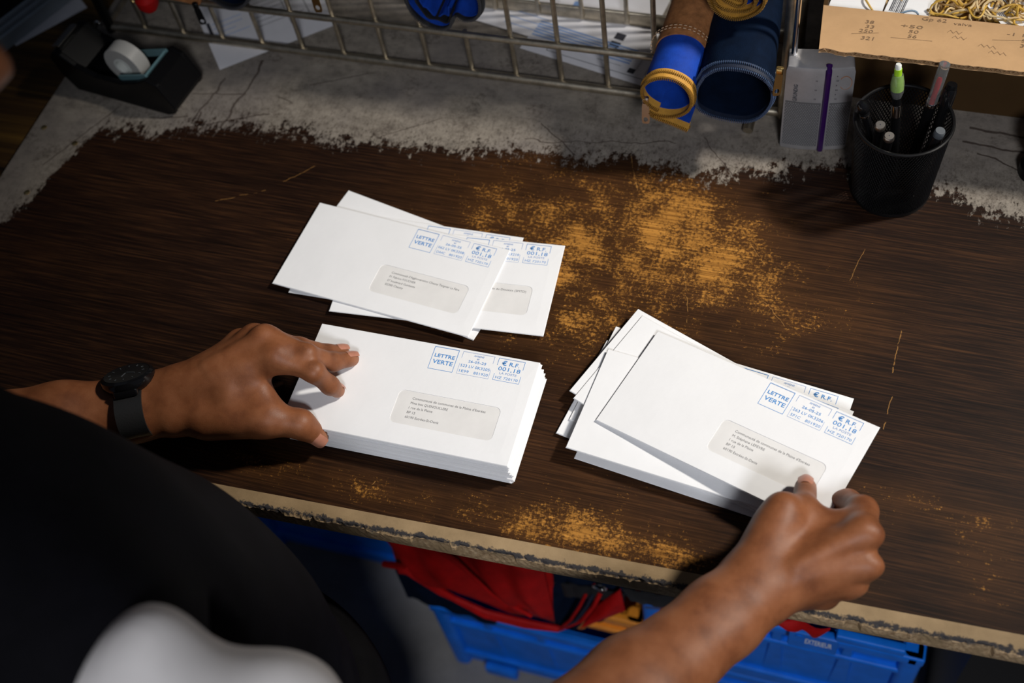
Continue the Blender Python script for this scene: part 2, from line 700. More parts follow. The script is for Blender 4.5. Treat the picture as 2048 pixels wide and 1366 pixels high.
def edge_material():
    mt = bpy.data.materials.new('chipped_edge_band')
    nt, b = nm(mt)
    g = NT(nt)
    co = g.obj()
    sx = g.n('ShaderNodeSeparateXYZ')
    g.put(sx.inputs[0], co)
    x, y, z = sx.outputs
    u = g.math('SUBTRACT', y, g.math('ADD', g.math('MULTIPLY', x, .041), .381 - .041 * .05))
    n1 = g.noise(co, 120, 8, .75)
    base = g.ramp(g.noise(co, 25, 6, .6), [(.3, (.25, .172, .092)), (.7, (.38, .265, .145))])
    near = g.math('SUBTRACT', 1.0, g.math('MULTIPLY', g.math('ABSOLUTE', g.math('SUBTRACT', u, .0035)), 130), clamp=True)
    dark = g.rng(g.math('ADD', g.math('MULTIPLY', near, .42), n1), .76, .86)
    top = g.math('GREATER_THAN', z, -.004)
    c = g.mix(g.math('MULTIPLY', dark, top), base, (.035, .032, .034))
    raw = g.ramp(g.noise(co, 260, 5, .7), [(.3, (.20, .12, .06)), (.6, (.47, .33, .19)), (.8, (.62, .50, .34))])
    c = g.mix(g.math('MULTIPLY', g.math('LESS_THAN', z, -.0015), g.rng(g.noise(co, 45, 4), .38, .5)), c, raw)
    g.put(b.inputs['Base Color'], c)
    b.inputs['Roughness'].default_value = .75
    b.inputs['Specular IOR Level'].default_value = .2
    g.put(b.inputs['Normal'], g.bump(n1, .4, .001))
    return mt


def wood_material(name, a, b_, c_, sc=(2.2, 60, 60)):
    mt = bpy.data.materials.new(name)
    nt, b = nm(mt)
    g = NT(nt)
    f = g.noise(g.mul(g.obj(), sc), 1.0, 6, .6, .6)
    g.put(b.inputs['Base Color'], g.ramp(f, [(.3, a), (.5, b_), (.72, c_)]))
    b.inputs['Roughness'].default_value = .5
    b.inputs['Specular IOR Level'].default_value = .3
    g.put(b.inputs['Normal'], g.bump(f, .25, .0006))
    return mt


def floor_material():
    mt = bpy.data.materials.new('grey_concrete')
    nt, b = nm(mt)
    g = NT(nt)
    co = g.obj()
    f = g.noise(co, 7, 8, .65)
    c = g.ramp(f, [(.3, (.20, .19, .185)), (.7, (.34, .325, .31))])
    c = g.mix(g.rng(g.noise(co, 160, 2), .70, .74), c, (.06, .055, .05))
    g.put(b.inputs['Base Color'], c)
    b.inputs['Roughness'].default_value = .8
    g.put(b.inputs['Normal'], g.bump(g.noise(co, 300, 3), .2))
    return mt


def skin_material():
    mt = bpy.data.materials.new('brown_skin')
    nt, b = nm(mt)
    g = NT(nt)
    co = g.obj()
    f = g.noise(co, 45, 6, .6)
    c = g.ramp(f, [(.28, (.15, .048, .018)), (.5, (.225, .078, .030)), (.75, (.285, .108, .046))])
    dk = g.n('ShaderNodeAttribute', attribute_name='crease')
    c = g.mix(g.math('MULTIPLY', dk.outputs['Fac'], g.rng(g.noise(co, 380, 3), .35, .6, .45, 1.0)), c, (.070, .022, .010))
    at = g.n('ShaderNodeAttribute', attribute_name='palm')
    c = g.mix(at.outputs['Fac'], c, (.47, .23, .15))
    g.put(b.inputs['Base Color'], c)
    b.inputs['Roughness'].default_value = .48
    b.inputs['Specular IOR Level'].default_value = .36
    b.inputs['Subsurface Weight'].default_value = .06
    b.inputs['Subsurface Radius'].default_value = (1.0, .35, .2)
    b.inputs['Subsurface Scale'].default_value = .003
    vr = g.n('ShaderNodeTexVoronoi', feature='DISTANCE_TO_EDGE')
    vr.inputs['Scale'].default_value = 700
    g.put(vr.inputs['Vector'], co)
    at2 = g.n('ShaderNodeAttribute', attribute_name='crease')
    cr = g.math('MULTIPLY', g.noise(g.mul(co, (1, 1, 1)), 420, 2), 1.0)
    hgt = g.math('ADD', g.math('MULTIPLY', g.math('MINIMUM', vr.outputs[0], .12), 2.0), g.math('MULTIPLY', cr, .6))
    hgt = g.math('SUBTRACT', hgt, g.math('MULTIPLY', at2.outputs['Fac'], 2.0))
    g.put(b.inputs['Normal'], g.bump(hgt, .22, .0006))
    return mt


M = {}
M['bench'] = bench_material()
M['edge'] = edge_material()
M['yellow_wood'] = wood_material('yellow_brown_wood', (.010, .005, .002), (.055, .027, .007), (.16, .085, .016))
M['concrete'] = floor_material()
M['plaster'] = mat('dim_plaster', (.30, .29, .28), .9, var=.15, vscale=8, bump=.2, bscale=120)
M['steel'] = mat('dull_steel', (.52, .46, .36), .42, 1.0, var=.25, vscale=90, bump=.12, bscale=500)
M['chrome'] = mat('chrome', (.75, .74, .73), .12, 1.0)
M['gold'] = mat('gold_zip_metal', (.85, .60, .24), .28, 1.0)
M['nickel'] = mat('nickel_zip_metal', (.72, .66, .60), .3, 1.0)
M['black_metal'] = mat('black_enamel', (.005, .005, .0055), .32, 0.0, spec=.3)
M['black_plastic'] = mat('black_plastic', (.003, .003, .0035), .36, spec=.22, bump=.08, bscale=900)
M['black_gloss'] = mat('black_gloss', (.006, .006, .007), .1)
M['paper'] = mat('white_envelope_paper', (.86, .86, .87), .72, var=.025, vscale=18, bump=.12, bscale=220, spec=.25)
M['paper_edge'] = M['paper']
M['glassine'] = mat('glassine_window', (.80, .785, .77), .28, var=.04, vscale=40, spec=.45, bump=.12, bscale=70)
M['blue_ink'] = mat('blue_franking_ink', (.05, .26, .64), .7)
M['pale_blue_ink'] = mat('pale_blue_ink', (.22, .36, .66), .7)
M['grey_ink'] = mat('grey_ink', (.16, .155, .16), .7)
M['black_ink'] = mat('black_ink', (.03, .03, .04), .7)
M['sheet'] = mat('white_sheet', (.74, .73, .76), .7, var=.05, vscale=25)
M['skin'] = skin_material()
M['nail'] = mat('fingernail', (.44, .19, .125), .3, var=.08, vscale=200)
M['vest'] = mat('black_vest_cloth', (.0036, .0034, .0048), .8, var=.3, vscale=30, bump=.3, bscale=900, spec=.06)
M['trouser'] = mat('black_trouser_cloth', (.0036, .0034, .0038), .85, var=.25, vscale=40, bump=.3, bscale=900, spec=.06)
M['shirt'] = mat('white_cotton', (.80, .76, .74), .85, var=.05, vscale=30, bump=.15, bscale=800, spec=.15)
M['hair'] = mat('black_hair', (.008, .006, .005), .6, bump=.8, bscale=500)
M['canvas_blue'] = mat('royal_blue_canvas', (.004, .045, .34), .7, var=.25, vscale=60, bump=.35, bscale=1100, spec=.25)
M['canvas_navy'] = mat('navy_canvas', (.0022, .0075, .022), .8, var=.3, vscale=50, bump=.35, bscale=1000, spec=.08)
M['leather'] = mat('brown_suede', (.33, .135, .048), .75, var=.35, vscale=120, bump=.4, bscale=500, spec=.25)
M['zip_gold'] = mat('mustard_zip_tape', (.56, .28, .04), .65, var=.15, vscale=200, bump=.4, bscale=1200)
M['zip_navy'] = mat('navy_zip_tape', (.008, .014, .034), .6, var=.2, vscale=200, bump=.3, bscale=1200)
M['zip_black'] = mat('black_zip_tape', (.010, .010, .012), .55, var=.2, vscale=200)
M['teeth_gold'] = mat('mustard_zip_teeth', (.25, .125, .02), .4)
M['teeth_navy'] = mat('navy_zip_teeth', (.05, .08, .15), .3)
M['teeth_black'] = mat('black_zip_teeth', (.05, .05, .055), .3)
M['silver'] = mat('silver_radio_plastic', (.40, .39, .40), .36, .45, var=.12, vscale=50)
M['purple'] = mat('purple_plastic', (.032, .006, .078), .15)
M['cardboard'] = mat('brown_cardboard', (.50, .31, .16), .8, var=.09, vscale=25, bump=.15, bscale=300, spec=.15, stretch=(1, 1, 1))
M['shade_toned_cardboard'] = mat('shade_toned_carton', (.055, .029, .010), .8, var=.1, vscale=20, spec=.15)  # cardboard colour darkened for the shade under the flap; rack shelf reuses it
M['band_tan'] = mat('tan_rubber', (.62, .42, .19), .55)
M['band_yellow'] = mat('yellow_rubber', (.60, .36, .055), .55)
M['band_pale'] = mat('pale_rubber', (.72, .55, .30), .55)
M['band_blue'] = mat('grey_blue_rubber', (.16, .24, .33), .55)
M['lime'] = mat('lime_green_plastic', (.33, .62, .02), .35)
M['eraser'] = mat('white_eraser', (.75, .77, .72), .7)
M['clear'] = mat('clear_plastic', (.86, .88, .88), .06, trans=.9, spec=.5)
M['tape'] = mat('tape_roll', (.50, .49, .46), .35, var=.04)
M['teal_plastic'] = mat('teal_grey_plastic', (.10, .19, .21), .4)
M['crate_blue'] = mat('blue_crate_plastic', (.006, .165, .74), .42, var=.15, vscale=30, bump=.1, bscale=300, spec=.25)
M['crate_orange'] = mat('orange_crate_plastic', (.80, .27, .02), .45, var=.1)
M['bag_red'] = mat('red_bag_cloth', (.42, .006, .006), .6, var=.25, vscale=40, bump=.25, bscale=700, spec=.15)
M['thread'] = mat('tan_thread', (.62, .42, .26), .7)
M['pencil'] = mat('pencil_line', (.21, .13, .07), .8)
M['white_ink'] = mat('white_lettering', (.88, .90, .92), .6)
M['beech'] = mat('pale_turned_wood', (.22, .135, .09), .5, var=.12, vscale=50, stretch=(1, 1, .2))
M['grey_card'] = mat('blue_grey_tray', (.32, .37, .41), .5, var=.1)
M['screen'] = mat('watch_glass', (.010, .011, .012), .12)
M['dial'] = mat('grey_watch_marks', (.09, .10, .11), .5, spec=.2)
M['grille'] = mat('grey_grille_panel', (.15, .15, .155), .5, .3)  # grey base behind the lighter silver dots
M['strap'] = mat('black_watch_strap', (.018, .018, .019), .42, bump=.15, bscale=500)


def struct(name, mb, mt, kind='structure'):
    o = mb.build(name, mt)
    o['kind'] = kind
    return o


# ------------------------------------------------------------------ the room
FLOOR = -0.90
f = MB().box((-.2, .4, FLOOR - .02), (4.4, 4.0, .04))
tag(struct('floor', f, M['concrete']), 'grey concrete floor under the workbench', None)
wl = MB().box((-.2, 1.49, .30), (4.4, .06, 2.4))
tag(struct('wall_back', wl, M['plaster']), 'dim plaster wall behind the workbench', None)

wl = MB().box((-2.43, .4, .30), (.06, 4.0, 2.4))
tag(struct('wall_left', wl, M['plaster']), 'dim plaster wall left of the side table', None)

# workbench with its worn top
TX0, TX1 = -.937, .95
t = thing('workbench', 'long workbench with worn grey laminate top rubbed down to dark brown wood', 'workbench', (0, .8, FLOOR))
MB().poly([(TX0, yc(TX0) + .0168), (TX1, yc(TX1) + .0168), (TX1, 1.22), (TX0, 1.22)], -.024, 0).build('top', M['bench'], t)
eb = MB()
NSEG = 640
prof = [(.0172, .0), (.0095, .0004), (.0030, .0002), (.0, -.0018), (-.0006, -.006), (-.0004, -.011), (.0006, -.017), (.0022, -.024), (.0172, -.024)]
rows = []
chip = 0.0
for i in range(NSEG + 1):
    x = TX0 + (TX1 - TX0) * i / NSEG
    if random.random() < .10:
        chip = random.choice((0, 0, .0012, .0025, .004))
    row = []
    for k, (a, z) in enumerate(prof):
        j = 0
        if 2 <= k <= 6:
            j = random.uniform(-.0006, .0006) + chip * (0, 0, .25, .7, 1, .8, .3)[k]
        zz = z + (random.uniform(-.0006, .0006) if 3 <= k <= 6 else 0)
        row.append((x, yc(x) + a + j, zz))
    rows.append(row)
n = len(prof)
eb.add([p for r in rows for p in r], [(i * n + k, i * n + k + 1, (i + 1) * n + k + 1, (i + 1) * n + k) for i in range(NSEG) for k in range(n - 1)])
eb.add(rows[0], [tuple(range(n))])
eb.add(rows[-1], [tuple(reversed(range(n)))])
tag(eb.build('edge_band', M['edge'], t), 'chipped beige edge band with grey scuffs', None)
for lx, ly in ((-.89, 1.14), (.88, 1.14), (.88, .50)):
    MB().box((lx, ly, (FLOOR - .024) / 2), (.05, .05, -FLOOR - .024)).build('leg', M['black_metal'], t)
MB().box((.545, .86, (FLOOR - .028) / 2), (.66, .60, -FLOOR - .030)).build('dark_block', M['black_plastic'], t)  # black block added to darken the space under the right end
for (px, py) in ((88, 255), (150, 287), (54, 385)):
    q = U(px, py, 0)
    MB().lathe([(.0, 0), (.0034, .0), (.0034, .0006), (.0022, .0010), (.0, .0010)], (q.x, q.y, 0), 12).build('screw_head', M['gold'], t, True)

# second table on the left
t2 = thing('side_table', 'yellow-brown grained wooden side table left of the workbench', 'table', (-1.4, .85, FLOOR))
MB().box((-1.45, .80, -.027), (1.015, .86, .034)).build('top', M['yellow_wood'], t2)
for lx, ly in ((-1.0, 1.18), (-1.9, 1.18), (-1.9, .42)):
    MB().box((lx, ly, (FLOOR - .044) / 2), (.05, .05, -FLOOR - .044)).build('leg', M['black_metal'], t2)

# ------------------------------------------------------------------ wire rack standing at the back of the bench
RX0, RX1, RY0, RY1 = -.915, -.098, .917, 1.026
rk = thing('wire_rack', 'dull steel wire sorting rack standing along the back of the workbench', 'rack', (-.5, .97, 0))
for name_, y_, z_, r_ in (('bottom_rail', RY0, .0062, .0050), ('middle_rail', RY0, .0635, .0040), ('upper_rail', RY0, .236, .0045)):
    MB().tube([(RX0, y_, z_), (RX1, y_, z_)], r_, 12).build(name_, M['steel'], rk, True)
MB().rbox(((RX0 + RX1) / 2, RY1, .0095), (RX1 - RX0, .004, .019), .0015, ax=0).build('back_rail', M['steel'], rk, True)
MB().tube([(RX0, RY1, .236), (RX1, RY1, .236)], .0045, 10).build('upper_rail', M['steel'], rk, True)
fx = [-.288 - .0526 * i for i in range(12)] + [-.2352, -.1826]
for x in fx:
    if x > RX0 + .01:
        zt = .066 if any(abs(x - q) < .004 for q in (-.4458, -.7088, -.7614, -.814, -.1826)) else .240
        MB().tube([(x, RY0 + .0035, .004), (x, RY0 + .0035, zt)], .0028, 8).build('wire', M['steel'], rk, True)
# (wires that end at the middle rail leave room for the pouches)
bx_ = [-.292 - .0526 * i for i in range(12)] + [-.239, -.187, -.134]
for x in bx_:
    if x > RX0 + .01:
        MB().tube([(x, RY1 - .004, .006), (x, RY1 - .004, .240)], .0026, 8).build('wire', M['steel'], rk, True)
for x in (RX0, RX1):
    mtl = M['black_metal'] if x == RX0 else M['steel']
    for y_ in (RY0, RY1):
        MB().tube([(x, y_, 0), (x, y_, .245)], .006 if x == RX0 else .0055, 12).build('post', mtl, rk, True)
    for z_ in (.010, .0635, .236):
        MB().tube([(x, RY0, z_), (x, RY1, z_)], .0035, 8).build('side_rail', M['steel'], rk, True)
# curved foot tube in front and the clip at the left end
MB().tube([(-.128, .934, .012), (-.128, .915, .011), (-.1285, .900, .0085), (-.129, .886, .0055)], .0055, 12).build('foot', M['steel'], rk, True)
c0 = U(201, 58, .01)
MB().tube([c0 + Vector((.006 * math.cos(a) - .002, .002, .010 * math.sin(a))) for a in arc(.4, 4.6, 10)], .0013, 6).build('clip', M['chrome'], rk, True)
# shelf deck added unseen on the rack to shade the bench back
MB().box(((RX0 + RX1) / 2, (RY0 + RY1) / 2 + .012, .2475), (RX1 - RX0 + .02, RY1 - RY0 - .008, .012)).build('shade_deck', M['shade_toned_cardboard'], rk)

# ------------------------------------------------------------------ envelopes
EW, EH = .220, .110


def rrect(x0, y0, x1, y1, r, n=5):
    out = []
    for q, (cx, cy) in enumerate(((x1 - r, y1 - r), (x0 + r, y1 - r), (x0 + r, y0 + r), (x1 - r, y0 + r))):
        for k in range(n + 1):
            a = q * PI / 2 + k / n * PI / 2
            out.append((cx + r * math.cos(a), cy + r * math.sin(a)))
    return out


def envelope_body(th, bend=0.0):
    """paper envelope 220 x 110 mm with a window opening in the front sheet"""
    mb = MB()
    nper = 6
    inner = rrect(-.0100, -.0340, .0885, .0008, .0055, nper - 1)       # starts on the right, goes round by the top
    outer = []
    X, Y = EW / 2, EH / 2
    for i, (x, y) in enumerate(inner):
        q = i // nper
        k = i % nper
        f_ = k / (nper - 1)
        if q == 0:
            p = (X, -Y * 0 + y + (Y - y) * min(1, f_ * 2)) if f_ < .5 else (X - (X - x) * (f_ - .5) * 2, Y)
        elif q == 1:
            p = (x + (-X - x) * min(1, f_ * 2), Y) if f_ < .5 else (-X, Y - (Y - y) * (f_ - .5) * 2)
        elif q == 2:
            p = (-X, y + (-Y - y) * min(1, f_ * 2)) if f_ < .5 else (-X + (x + X) * (f_ - .5) * 2, -Y)
        else:
            p = (x + (X - x) * min(1, f_ * 2), -Y) if f_ < .5 else (X, -Y + (y + Y) * (f_ - .5) * 2)
        outer.append(p)
    for c_ in ((X, Y), (-X, Y), (-X, -Y), (X, -Y)):
        j = min(range(len(outer)), key=lambda i: (outer[i][0] - c_[0]) ** 2 + (outer[i][1] - c_[1]) ** 2)
        outer[j] = c_
    n = len(inner)
    e = .0006
    sh = lambda p: (p[0] - math.copysign(e, p[0]), p[1] - math.copysign(e, p[1]))
    mid = [(a[0] * .45 + b[0] * .55, a[1] * .45 + b[1] * .55) for a, b in zip(inner, outer)]
    loops = [[(*sh(p), 0) for p in outer], [(*p, th * .5) for p in outer], [(*sh(p), th) for p in outer], [(*p, th + .0003) for p in mid], [(*p, th + .0002) for p in inner], [(*p, th - .0003) for p in inner]]
    vs = [p for l in loops for p in l]
    if bend:
        vs = [(x, y, z + bend * ((x + X) / EW) ** 2) for x, y, z in vs]
    fs = [tuple(reversed(range(n)))]
    for k in range(5):
        for i in range(n):
            j = (i + 1) % n
            fs.append((k * n + i, k * n + j, (k + 1) * n + j, (k + 1) * n + i))
    return mb.add(vs, fs)


def plain_envelope(th):
    mb = MB()
    X, Y, e = EW / 2, EH / 2, .0005
    vs = []
    for z, q in ((0, e), (th * .5, 0), (th, e)):
        vs += [(-X + q, -Y + q, z), (X - q, -Y + q, z), (X - q, Y - q, z), (-X + q, Y - q, z)]
    fs = [(3, 2, 1, 0), (8, 9, 10, 11)]
    for k in (0, 4):
        for i in range(4):
            j = (i + 1) % 4
            fs.append((k + i, k + j, k + 4 + j, k + 4 + i))
    return mb.add(vs, fs)


def mm(x, y):
    return (x / 1000 - .11, y / 1000 - .055)


def franking(code1, code2, z):
    """the postage print: three boxes with their figures"""
    lw = .00032
    mb = MB()
    P = lambda a, b, w_=lw: line_mb(mb, mm(*a), mm(*b), w_, z)
    for a, b in (((118.3, 82.6), (142.2, 82.6)), ((142.2, 82.6), (142.2, 107)), ((142.2, 107), (118.3, 107)), ((118.3, 107), (118.3, 82.6))):
        P(a, b, .00042)
    pale = MB()
    Q = lambda a, b: line_mb(pale, mm(*a), mm(*b), .00026, z)
    for a, b in (((146.5, 107), (177.3, 107)), ((146.5, 107), (146.5, 100)), ((177.3, 107), (177.3, 99.5)), ((146.5, 94), (146.5, 82.7)), ((146.5, 82.7), (177.3, 82.7)), ((177.3, 82.7), (177.3, 92.5))):
        Q(a, b)
    for a, b in (((181.6, 106.8), (206.7, 106.8)), ((181.6, 106.8), (181.6, 99)), ((206.7, 106.8), (206.7, 98)), ((181.6, 90), (181.6, 83)), ((181.6, 83), (206.7, 83)), ((206.7, 83), (206.7, 91))):
        P(a, b)
    tx = []
    T = lambda s_, x, y, h, al, wd=None, b=False: tx.append((s_, mm(x, y)[0], mm(x, y)[1], h / 1000, al, wd / 1000 if wd else None, b))
    T('LETTRE', 130.4, 96.2, 3.7, 'C', 19.8, True)
    T('VERTE', 130.4, 89.0, 4.3, 'C', 19.8, True)
    T('26-05-25', 162.5, 96.3, 2.6, 'C', 17.5)
    T(code1, 162, 90.6, 2.9, 'C', 28.5)
    T(code2, 148.2, 84.8, 2.8, 'L', 9.3)
    T('801920', 176.2, 84.8, 2.8, 'R', 14)
    T('€', 185.6, 99.8, 4.7, 'L', 4.6, True)
    T('R.F.', 202.5, 99.8, 4.2, 'R', 9.6)
    T('001,18', 194.2, 93.9, 4.2, 'C', 21.2)
    T('HZ 720170', 194.2, 84.9, 2.7, 'C', 21.5)
    m1 = text_mb(tx, z)
    mb.add(m1.v, m1.f)
    tx = []
    T('AMIENS', 162.5, 103.3, 1.9, 'C', 10)
    T('80', 162.5, 100.3, 1.7, 'C')
    T('LA POSTE', 194.2, 90.0, 2.3, 'C', 16.5)
    m2 = text_mb(tx, z)
    pale.add(m2.v, m2.f)
    return mb, pale


def address(lines, z):
    tx = []
    for i, (s_, wd) in enumerate(lines):
        x, y = mm(114.6 - .25 * i, 47.6 - 4.95 * i)
        tx.append((s_, x, y, .0025, 'L', wd / 1000 if wd else None, False))
    return text_mb(tx, z)


PANE = MB().add([(p[0], p[1], 0) for p in rrect(-.0102, -.0342, .0887, .0010, .0056)], [tuple(range(24))]).mesh('window_pane')


def envelope(label, loc, rot, th, group, codes=None, lines=None, bend=0.0):
    t = thing('window_envelope', label, 'envelope', loc, group, rot)
    envelope_body(th, bend).build('body', M['paper'], t, local=True)
    bz = lambda mb: mb if not bend else (setattr(mb, 'v', [(x, y, z + bend * ((x + EW / 2) / EW) ** 2) for x, y, z in mb.v]) or mb)
    if lines or codes:
        pn = MB()
        r_ = rrect(-.0102, -.0342, .0887, .0010, .0056)
        xs = arc(-.0102, .0887, 12)
        top = [max(y for x, y in r_ if abs(x - q) < .006 or True) for q in xs]
        pn.add([(p[0], p[1], th - .00018) for p in r_], [tuple(range(24))])
        bz(pn).build('window', M['glassine'], t, local=True)
    if codes:
        a, b = franking(*codes, th + .00042)
        bz(a).build('franking_print', M['blue_ink'], t, local=True)
        bz(b).build('faint_print', M['pale_blue_ink'], t, local=True)
    if lines:
        bz(address(lines, th - .00006)).build('address_print', M['grey_ink'], t, local=True)
    return t


def lay(corner, pa, pb, edge, z):
    """centre and turn of an envelope whose edge runs from pa to pb in the photograph; corner TL, BL or TR lies at pa"""
    a, b = U(*pa, z), U(*pb, z)
    ang = math.atan2(b.y - a.y, b.x - a.x)
    if edge == 'L':
        ang += PI / 2
    off = {'TL': (.11, -.055), 'BL': (.11, .055), 'TR': (-.11, -.055)}[corner]
    if edge == 'Lup':
        ang -= PI / 2
    c_, s_ = math.cos(ang), math.sin(ang)
    return (a.x + off[0] * c_ - off[1] * s_, a.y + off[0] * s_ + off[1] * c_), ang


D2R = math.radians
G1, G2, G3 = 'loose pile of window envelopes at the back', 'squared stack of envelopes under the left hand', 'fanned pile of envelopes under the right hand'
# loose pile at the back
(cx, cy), an = (-.5277 + .9763 * .11 - .2164 * .055, .7314 - .2164 * .11 - .9763 * .055), D2R(-12.5)
envelope('bottom white envelope of the back pile, sticking out at its top left corner', (cx, cy, .0002), (0, 0, an), .0016, G1)
envelope('white envelope second from bottom of the back pile, stamp row half covered', (-.4318, .6483, .0022), (0, 0, D2R(1.2)), .0014, G1, ('471 LV 0K3209', '2B7E'))
envelope('white window envelope jutting out at the right of the back pile', (-.3837, .6397, .0042), (0, 0, D2R(4.2)), .0014, G1, ('118 LV 0K3210', '9C3D'),
         [('Syndicat Mixte des Transports du Douaisis (SMTD)', 78)])
envelope('topmost white window envelope of the back pile, lettered LETTRE VERTE', (-.4450, .6402, .0062), (0, 0, D2R(-5.3)), .0016, G1, ('062 LV 0K3208', 'DA4C'),
         [("Communauté d'Agglomération Chauny Tergnier La Fère", 75), ('M. Fabrice FOUCHER', 29), ('57 boulevard Gambetta', 31), ('02300 Chauny', 20)])
# squared stack under the left hand
NB, TH = 20, .0015
pl = plain_envelope(.00142).mesh('stacked_envelope')
pl.materials.append(M['paper'])
BX, BY, BA = -.3669, .4924, D2R(.6)
for i in range(NB):
    q = i / NB
    if i == NB - 1:
        jx, jy, ja = .0006, -.0003, .1
    else:
        jx, jy, ja = random.uniform(-.0012, .0022) + .0012 * (1 - q), random.uniform(-.0012, .0010), random.uniform(-.45, .45)
    o = bpy.data.objects.new('stacked_envelope', pl)
    COL.objects.link(o)
    o.location = (BX + jx, BY + jy, .0002 + i * TH)
    o.rotation_euler = (0, 0, BA + D2R(ja))
    tag(o, 'white envelope inside the squared stack under the left hand, only its edges showing', 'envelope', G2)
envelope('topmost white window envelope of the stack held by the left hand with watch', (BX, BY, .0002 + NB * TH + .0003), (0, 0, BA), .0016, G2, ('523 LV 0K3205', '1E99'),
         [("Communauté de communes de la Plaine d'Estrées", 70.5), ('Mme Ines QUENOUILLERE', 36), ('1 rue de la Plaine', 23), ('BP 15', 8), ('60190 Estrées-St-Denis', 32.5)])
# fanned pile on the right
K7 = lambda x, y: (1100 + x / 2.9257, 600 + y / 2.9257)
fan = [('lowest white envelope of the right pile, sticking out along its front', 'BL', (140, 930), (1170, 1270), 'B', None),
       ('white envelope low in the right pile, its left corners peeking out', 'TL', (332, 238), (75, 708), 'L', None),
       ('white envelope in the right pile with a narrow left end showing', 'TL', (385, 157), (95, 735), 'L', None),
       ('white envelope of the right pile showing a stamp at its top right corner', 'TR', (1778, 580), (1095, 375), 'T', ('390 LV 0K3211', '7D2A')),
       ('white envelope of the right pile just below the stamped corner', 'TR', (1778, 655), (1100, 400), 'T', ('204 LV 0K3212', '3E8B')),
       ('white envelope of the right pile reaching farthest back at its pointed corner', 'TL', (515, 55), (1090, 375), 'T', None),
       ('white envelope of the right pile lying close under the farthest corner', 'TL', (540, 95), (1113, 416), 'T', None),
       ('white envelope directly under the one held by the right hand', 'TL', (340, 290), (92, 865), 'L', None)]
for i, (lb, cn, pa, pb, eg, cds) in enumerate(fan):
    z = .0002 + .0024 * i
    if cn == 'TR':
        (x, y), an = lay('TR', K7(*pa), K7(*pb), 'T', z)
        an += PI
        a = U(*K7(*pa), z)
        c_, s_ = math.cos(an), math.sin(an)
        x, y = a.x - .11 * c_ + .055 * s_, a.y - .11 * s_ - .055 * c_
    else:
        (x, y), an = lay(cn, K7(*pa), K7(*pb), eg, z)
    envelope(lb, (x, y, z), (0, 0, an), .0017, G3, cds)
HELD = ((-.0735, .5261, .0273), (-.3040, -.0665))
envelope('white window envelope lifted at its right end by the right hand', HELD[0], Euler((0, HELD[1][1], HELD[1][0]), 'XYZ'), .0018, G3, ('263 LV 0K3206', '5F1C'),
         [("Communauté de communes de la Plaine d'Estrées", 70.5), ('M. Stéphane LEFEVRE', 31), ('1 rue de la Plaine', 23), ('BP 15', 8), ('60190 Estrées-St-Denis', 32.5)])

# ------------------------------------------------------------------ things on the bench
def V(px, py, y):
    """point in the upright plane at depth y on the sight line through a photograph pixel"""
    d = Matrix(CM) @ Vector(((px - 1024) / FPX, -(py - 683) / FPX, -1))
    return Vector((0, 0, CAM_H)) + d * (y / d.y)


# tape dispenser
ta = D2R(-8)
t = thing('tape_dispenser', 'black desk tape dispenser with a white roll of tape', 'tape dispenser', (-.838, .836, 0), rot=(0, 0, ta))
t.scale = (.90, .95, .93)
sp = [(-.076, .0), (.070, .0), (.084, .006), (.088, .016), (.074, .050), (.058, .056), (.040, .046), (.010, .036), (-.030, .036), (-.058, .046), (-.076, .060), (-.090, .058), (-.096, .050), (-.090, .022)]


def side_plate(y0, y1):
    mb = MB()
    n = len(sp)
    vs = [(x, y0, z) for x, z in sp] + [(x, y1, z) for x, z in sp]
    fs = [tuple(range(n)), tuple(reversed(range(n, 2 * n)))] + [(i, n + i, n + (i + 1) % n, (i + 1) % n) for i in range(n)]
    return mb.add(vs, fs)


for a, b in ((-.031, -.024), (.024, .031)):
    o = side_plate(a, b).build('side_wall', M['black_plastic'], t, local=True)
    bm_ = o.modifiers.new('bevel', 'BEVEL')
    bm_.width = .0015
    bm_.segments = 2
MB().box((-.003, 0, .006), (.150, .049, .012)).build('base', M['black_plastic'], t, local=True)
mb = MB()
n = 5
pr_ = [(.040, .008), (.086, .010), (.0875, .016), (.0735, .049), (.058, .055), (.043, .040)]
n = len(pr_)
mb.add([(x, -.0245, z) for x, z in pr_] + [(x, .0245, z) for x, z in pr_], [tuple(range(n)), tuple(reversed(range(n, 2 * n)))] + [(i, n + i, n + (i + 1) % n, (i + 1) % n) for i in range(n)])
mb.build('weight_block', M['black_plastic'], t, local=True)
pr_ = [(-.090, .022), (-.062, .012), (-.050, .038), (-.076, .0595), (-.090, .0575), (-.095, .050)]
mb = MB().add([(x, -.0245, z) for x, z in pr_] + [(x, .0245, z) for x, z in pr_], [tuple(range(n)), tuple(reversed(range(n, 2 * n)))] + [(i, n + i, n + (i + 1) % n, (i + 1) % n) for i in range(n)])
mb.build('nose', M['black_plastic'], t, local=True)
mb = MB()
for i in range(11):
    y0 = -.020 + i * .0037
    mb.add([(-.0965, y0, .052), (-.0965, y0 + .0037, .052), (-.0985, y0 + .0018, .0585), (-.092, y0, .0590), (-.092, y0 + .0037, .0590)], [(0, 1, 2), (1, 4, 2), (4, 3, 2), (3, 0, 2), (0, 3, 4, 1)])
mb.box((-.0875, 0, .0605), (.0075, .0400, .0018), (0, D2R(-8), 0))
mb.build('cutter', M['chrome'], t, local=True)
Rm = Matrix.Rotation(PI / 2, 3, 'X')
MB().lathe([(.013, -.0095), (.027, -.0095), (.0275, -.009), (.0275, .009), (.027, .0095), (.013, .0095), (.013, -.0095)], (.002, 0, .041), 40, Rm).build('tape_roll', M['tape'], t, True, local=True)
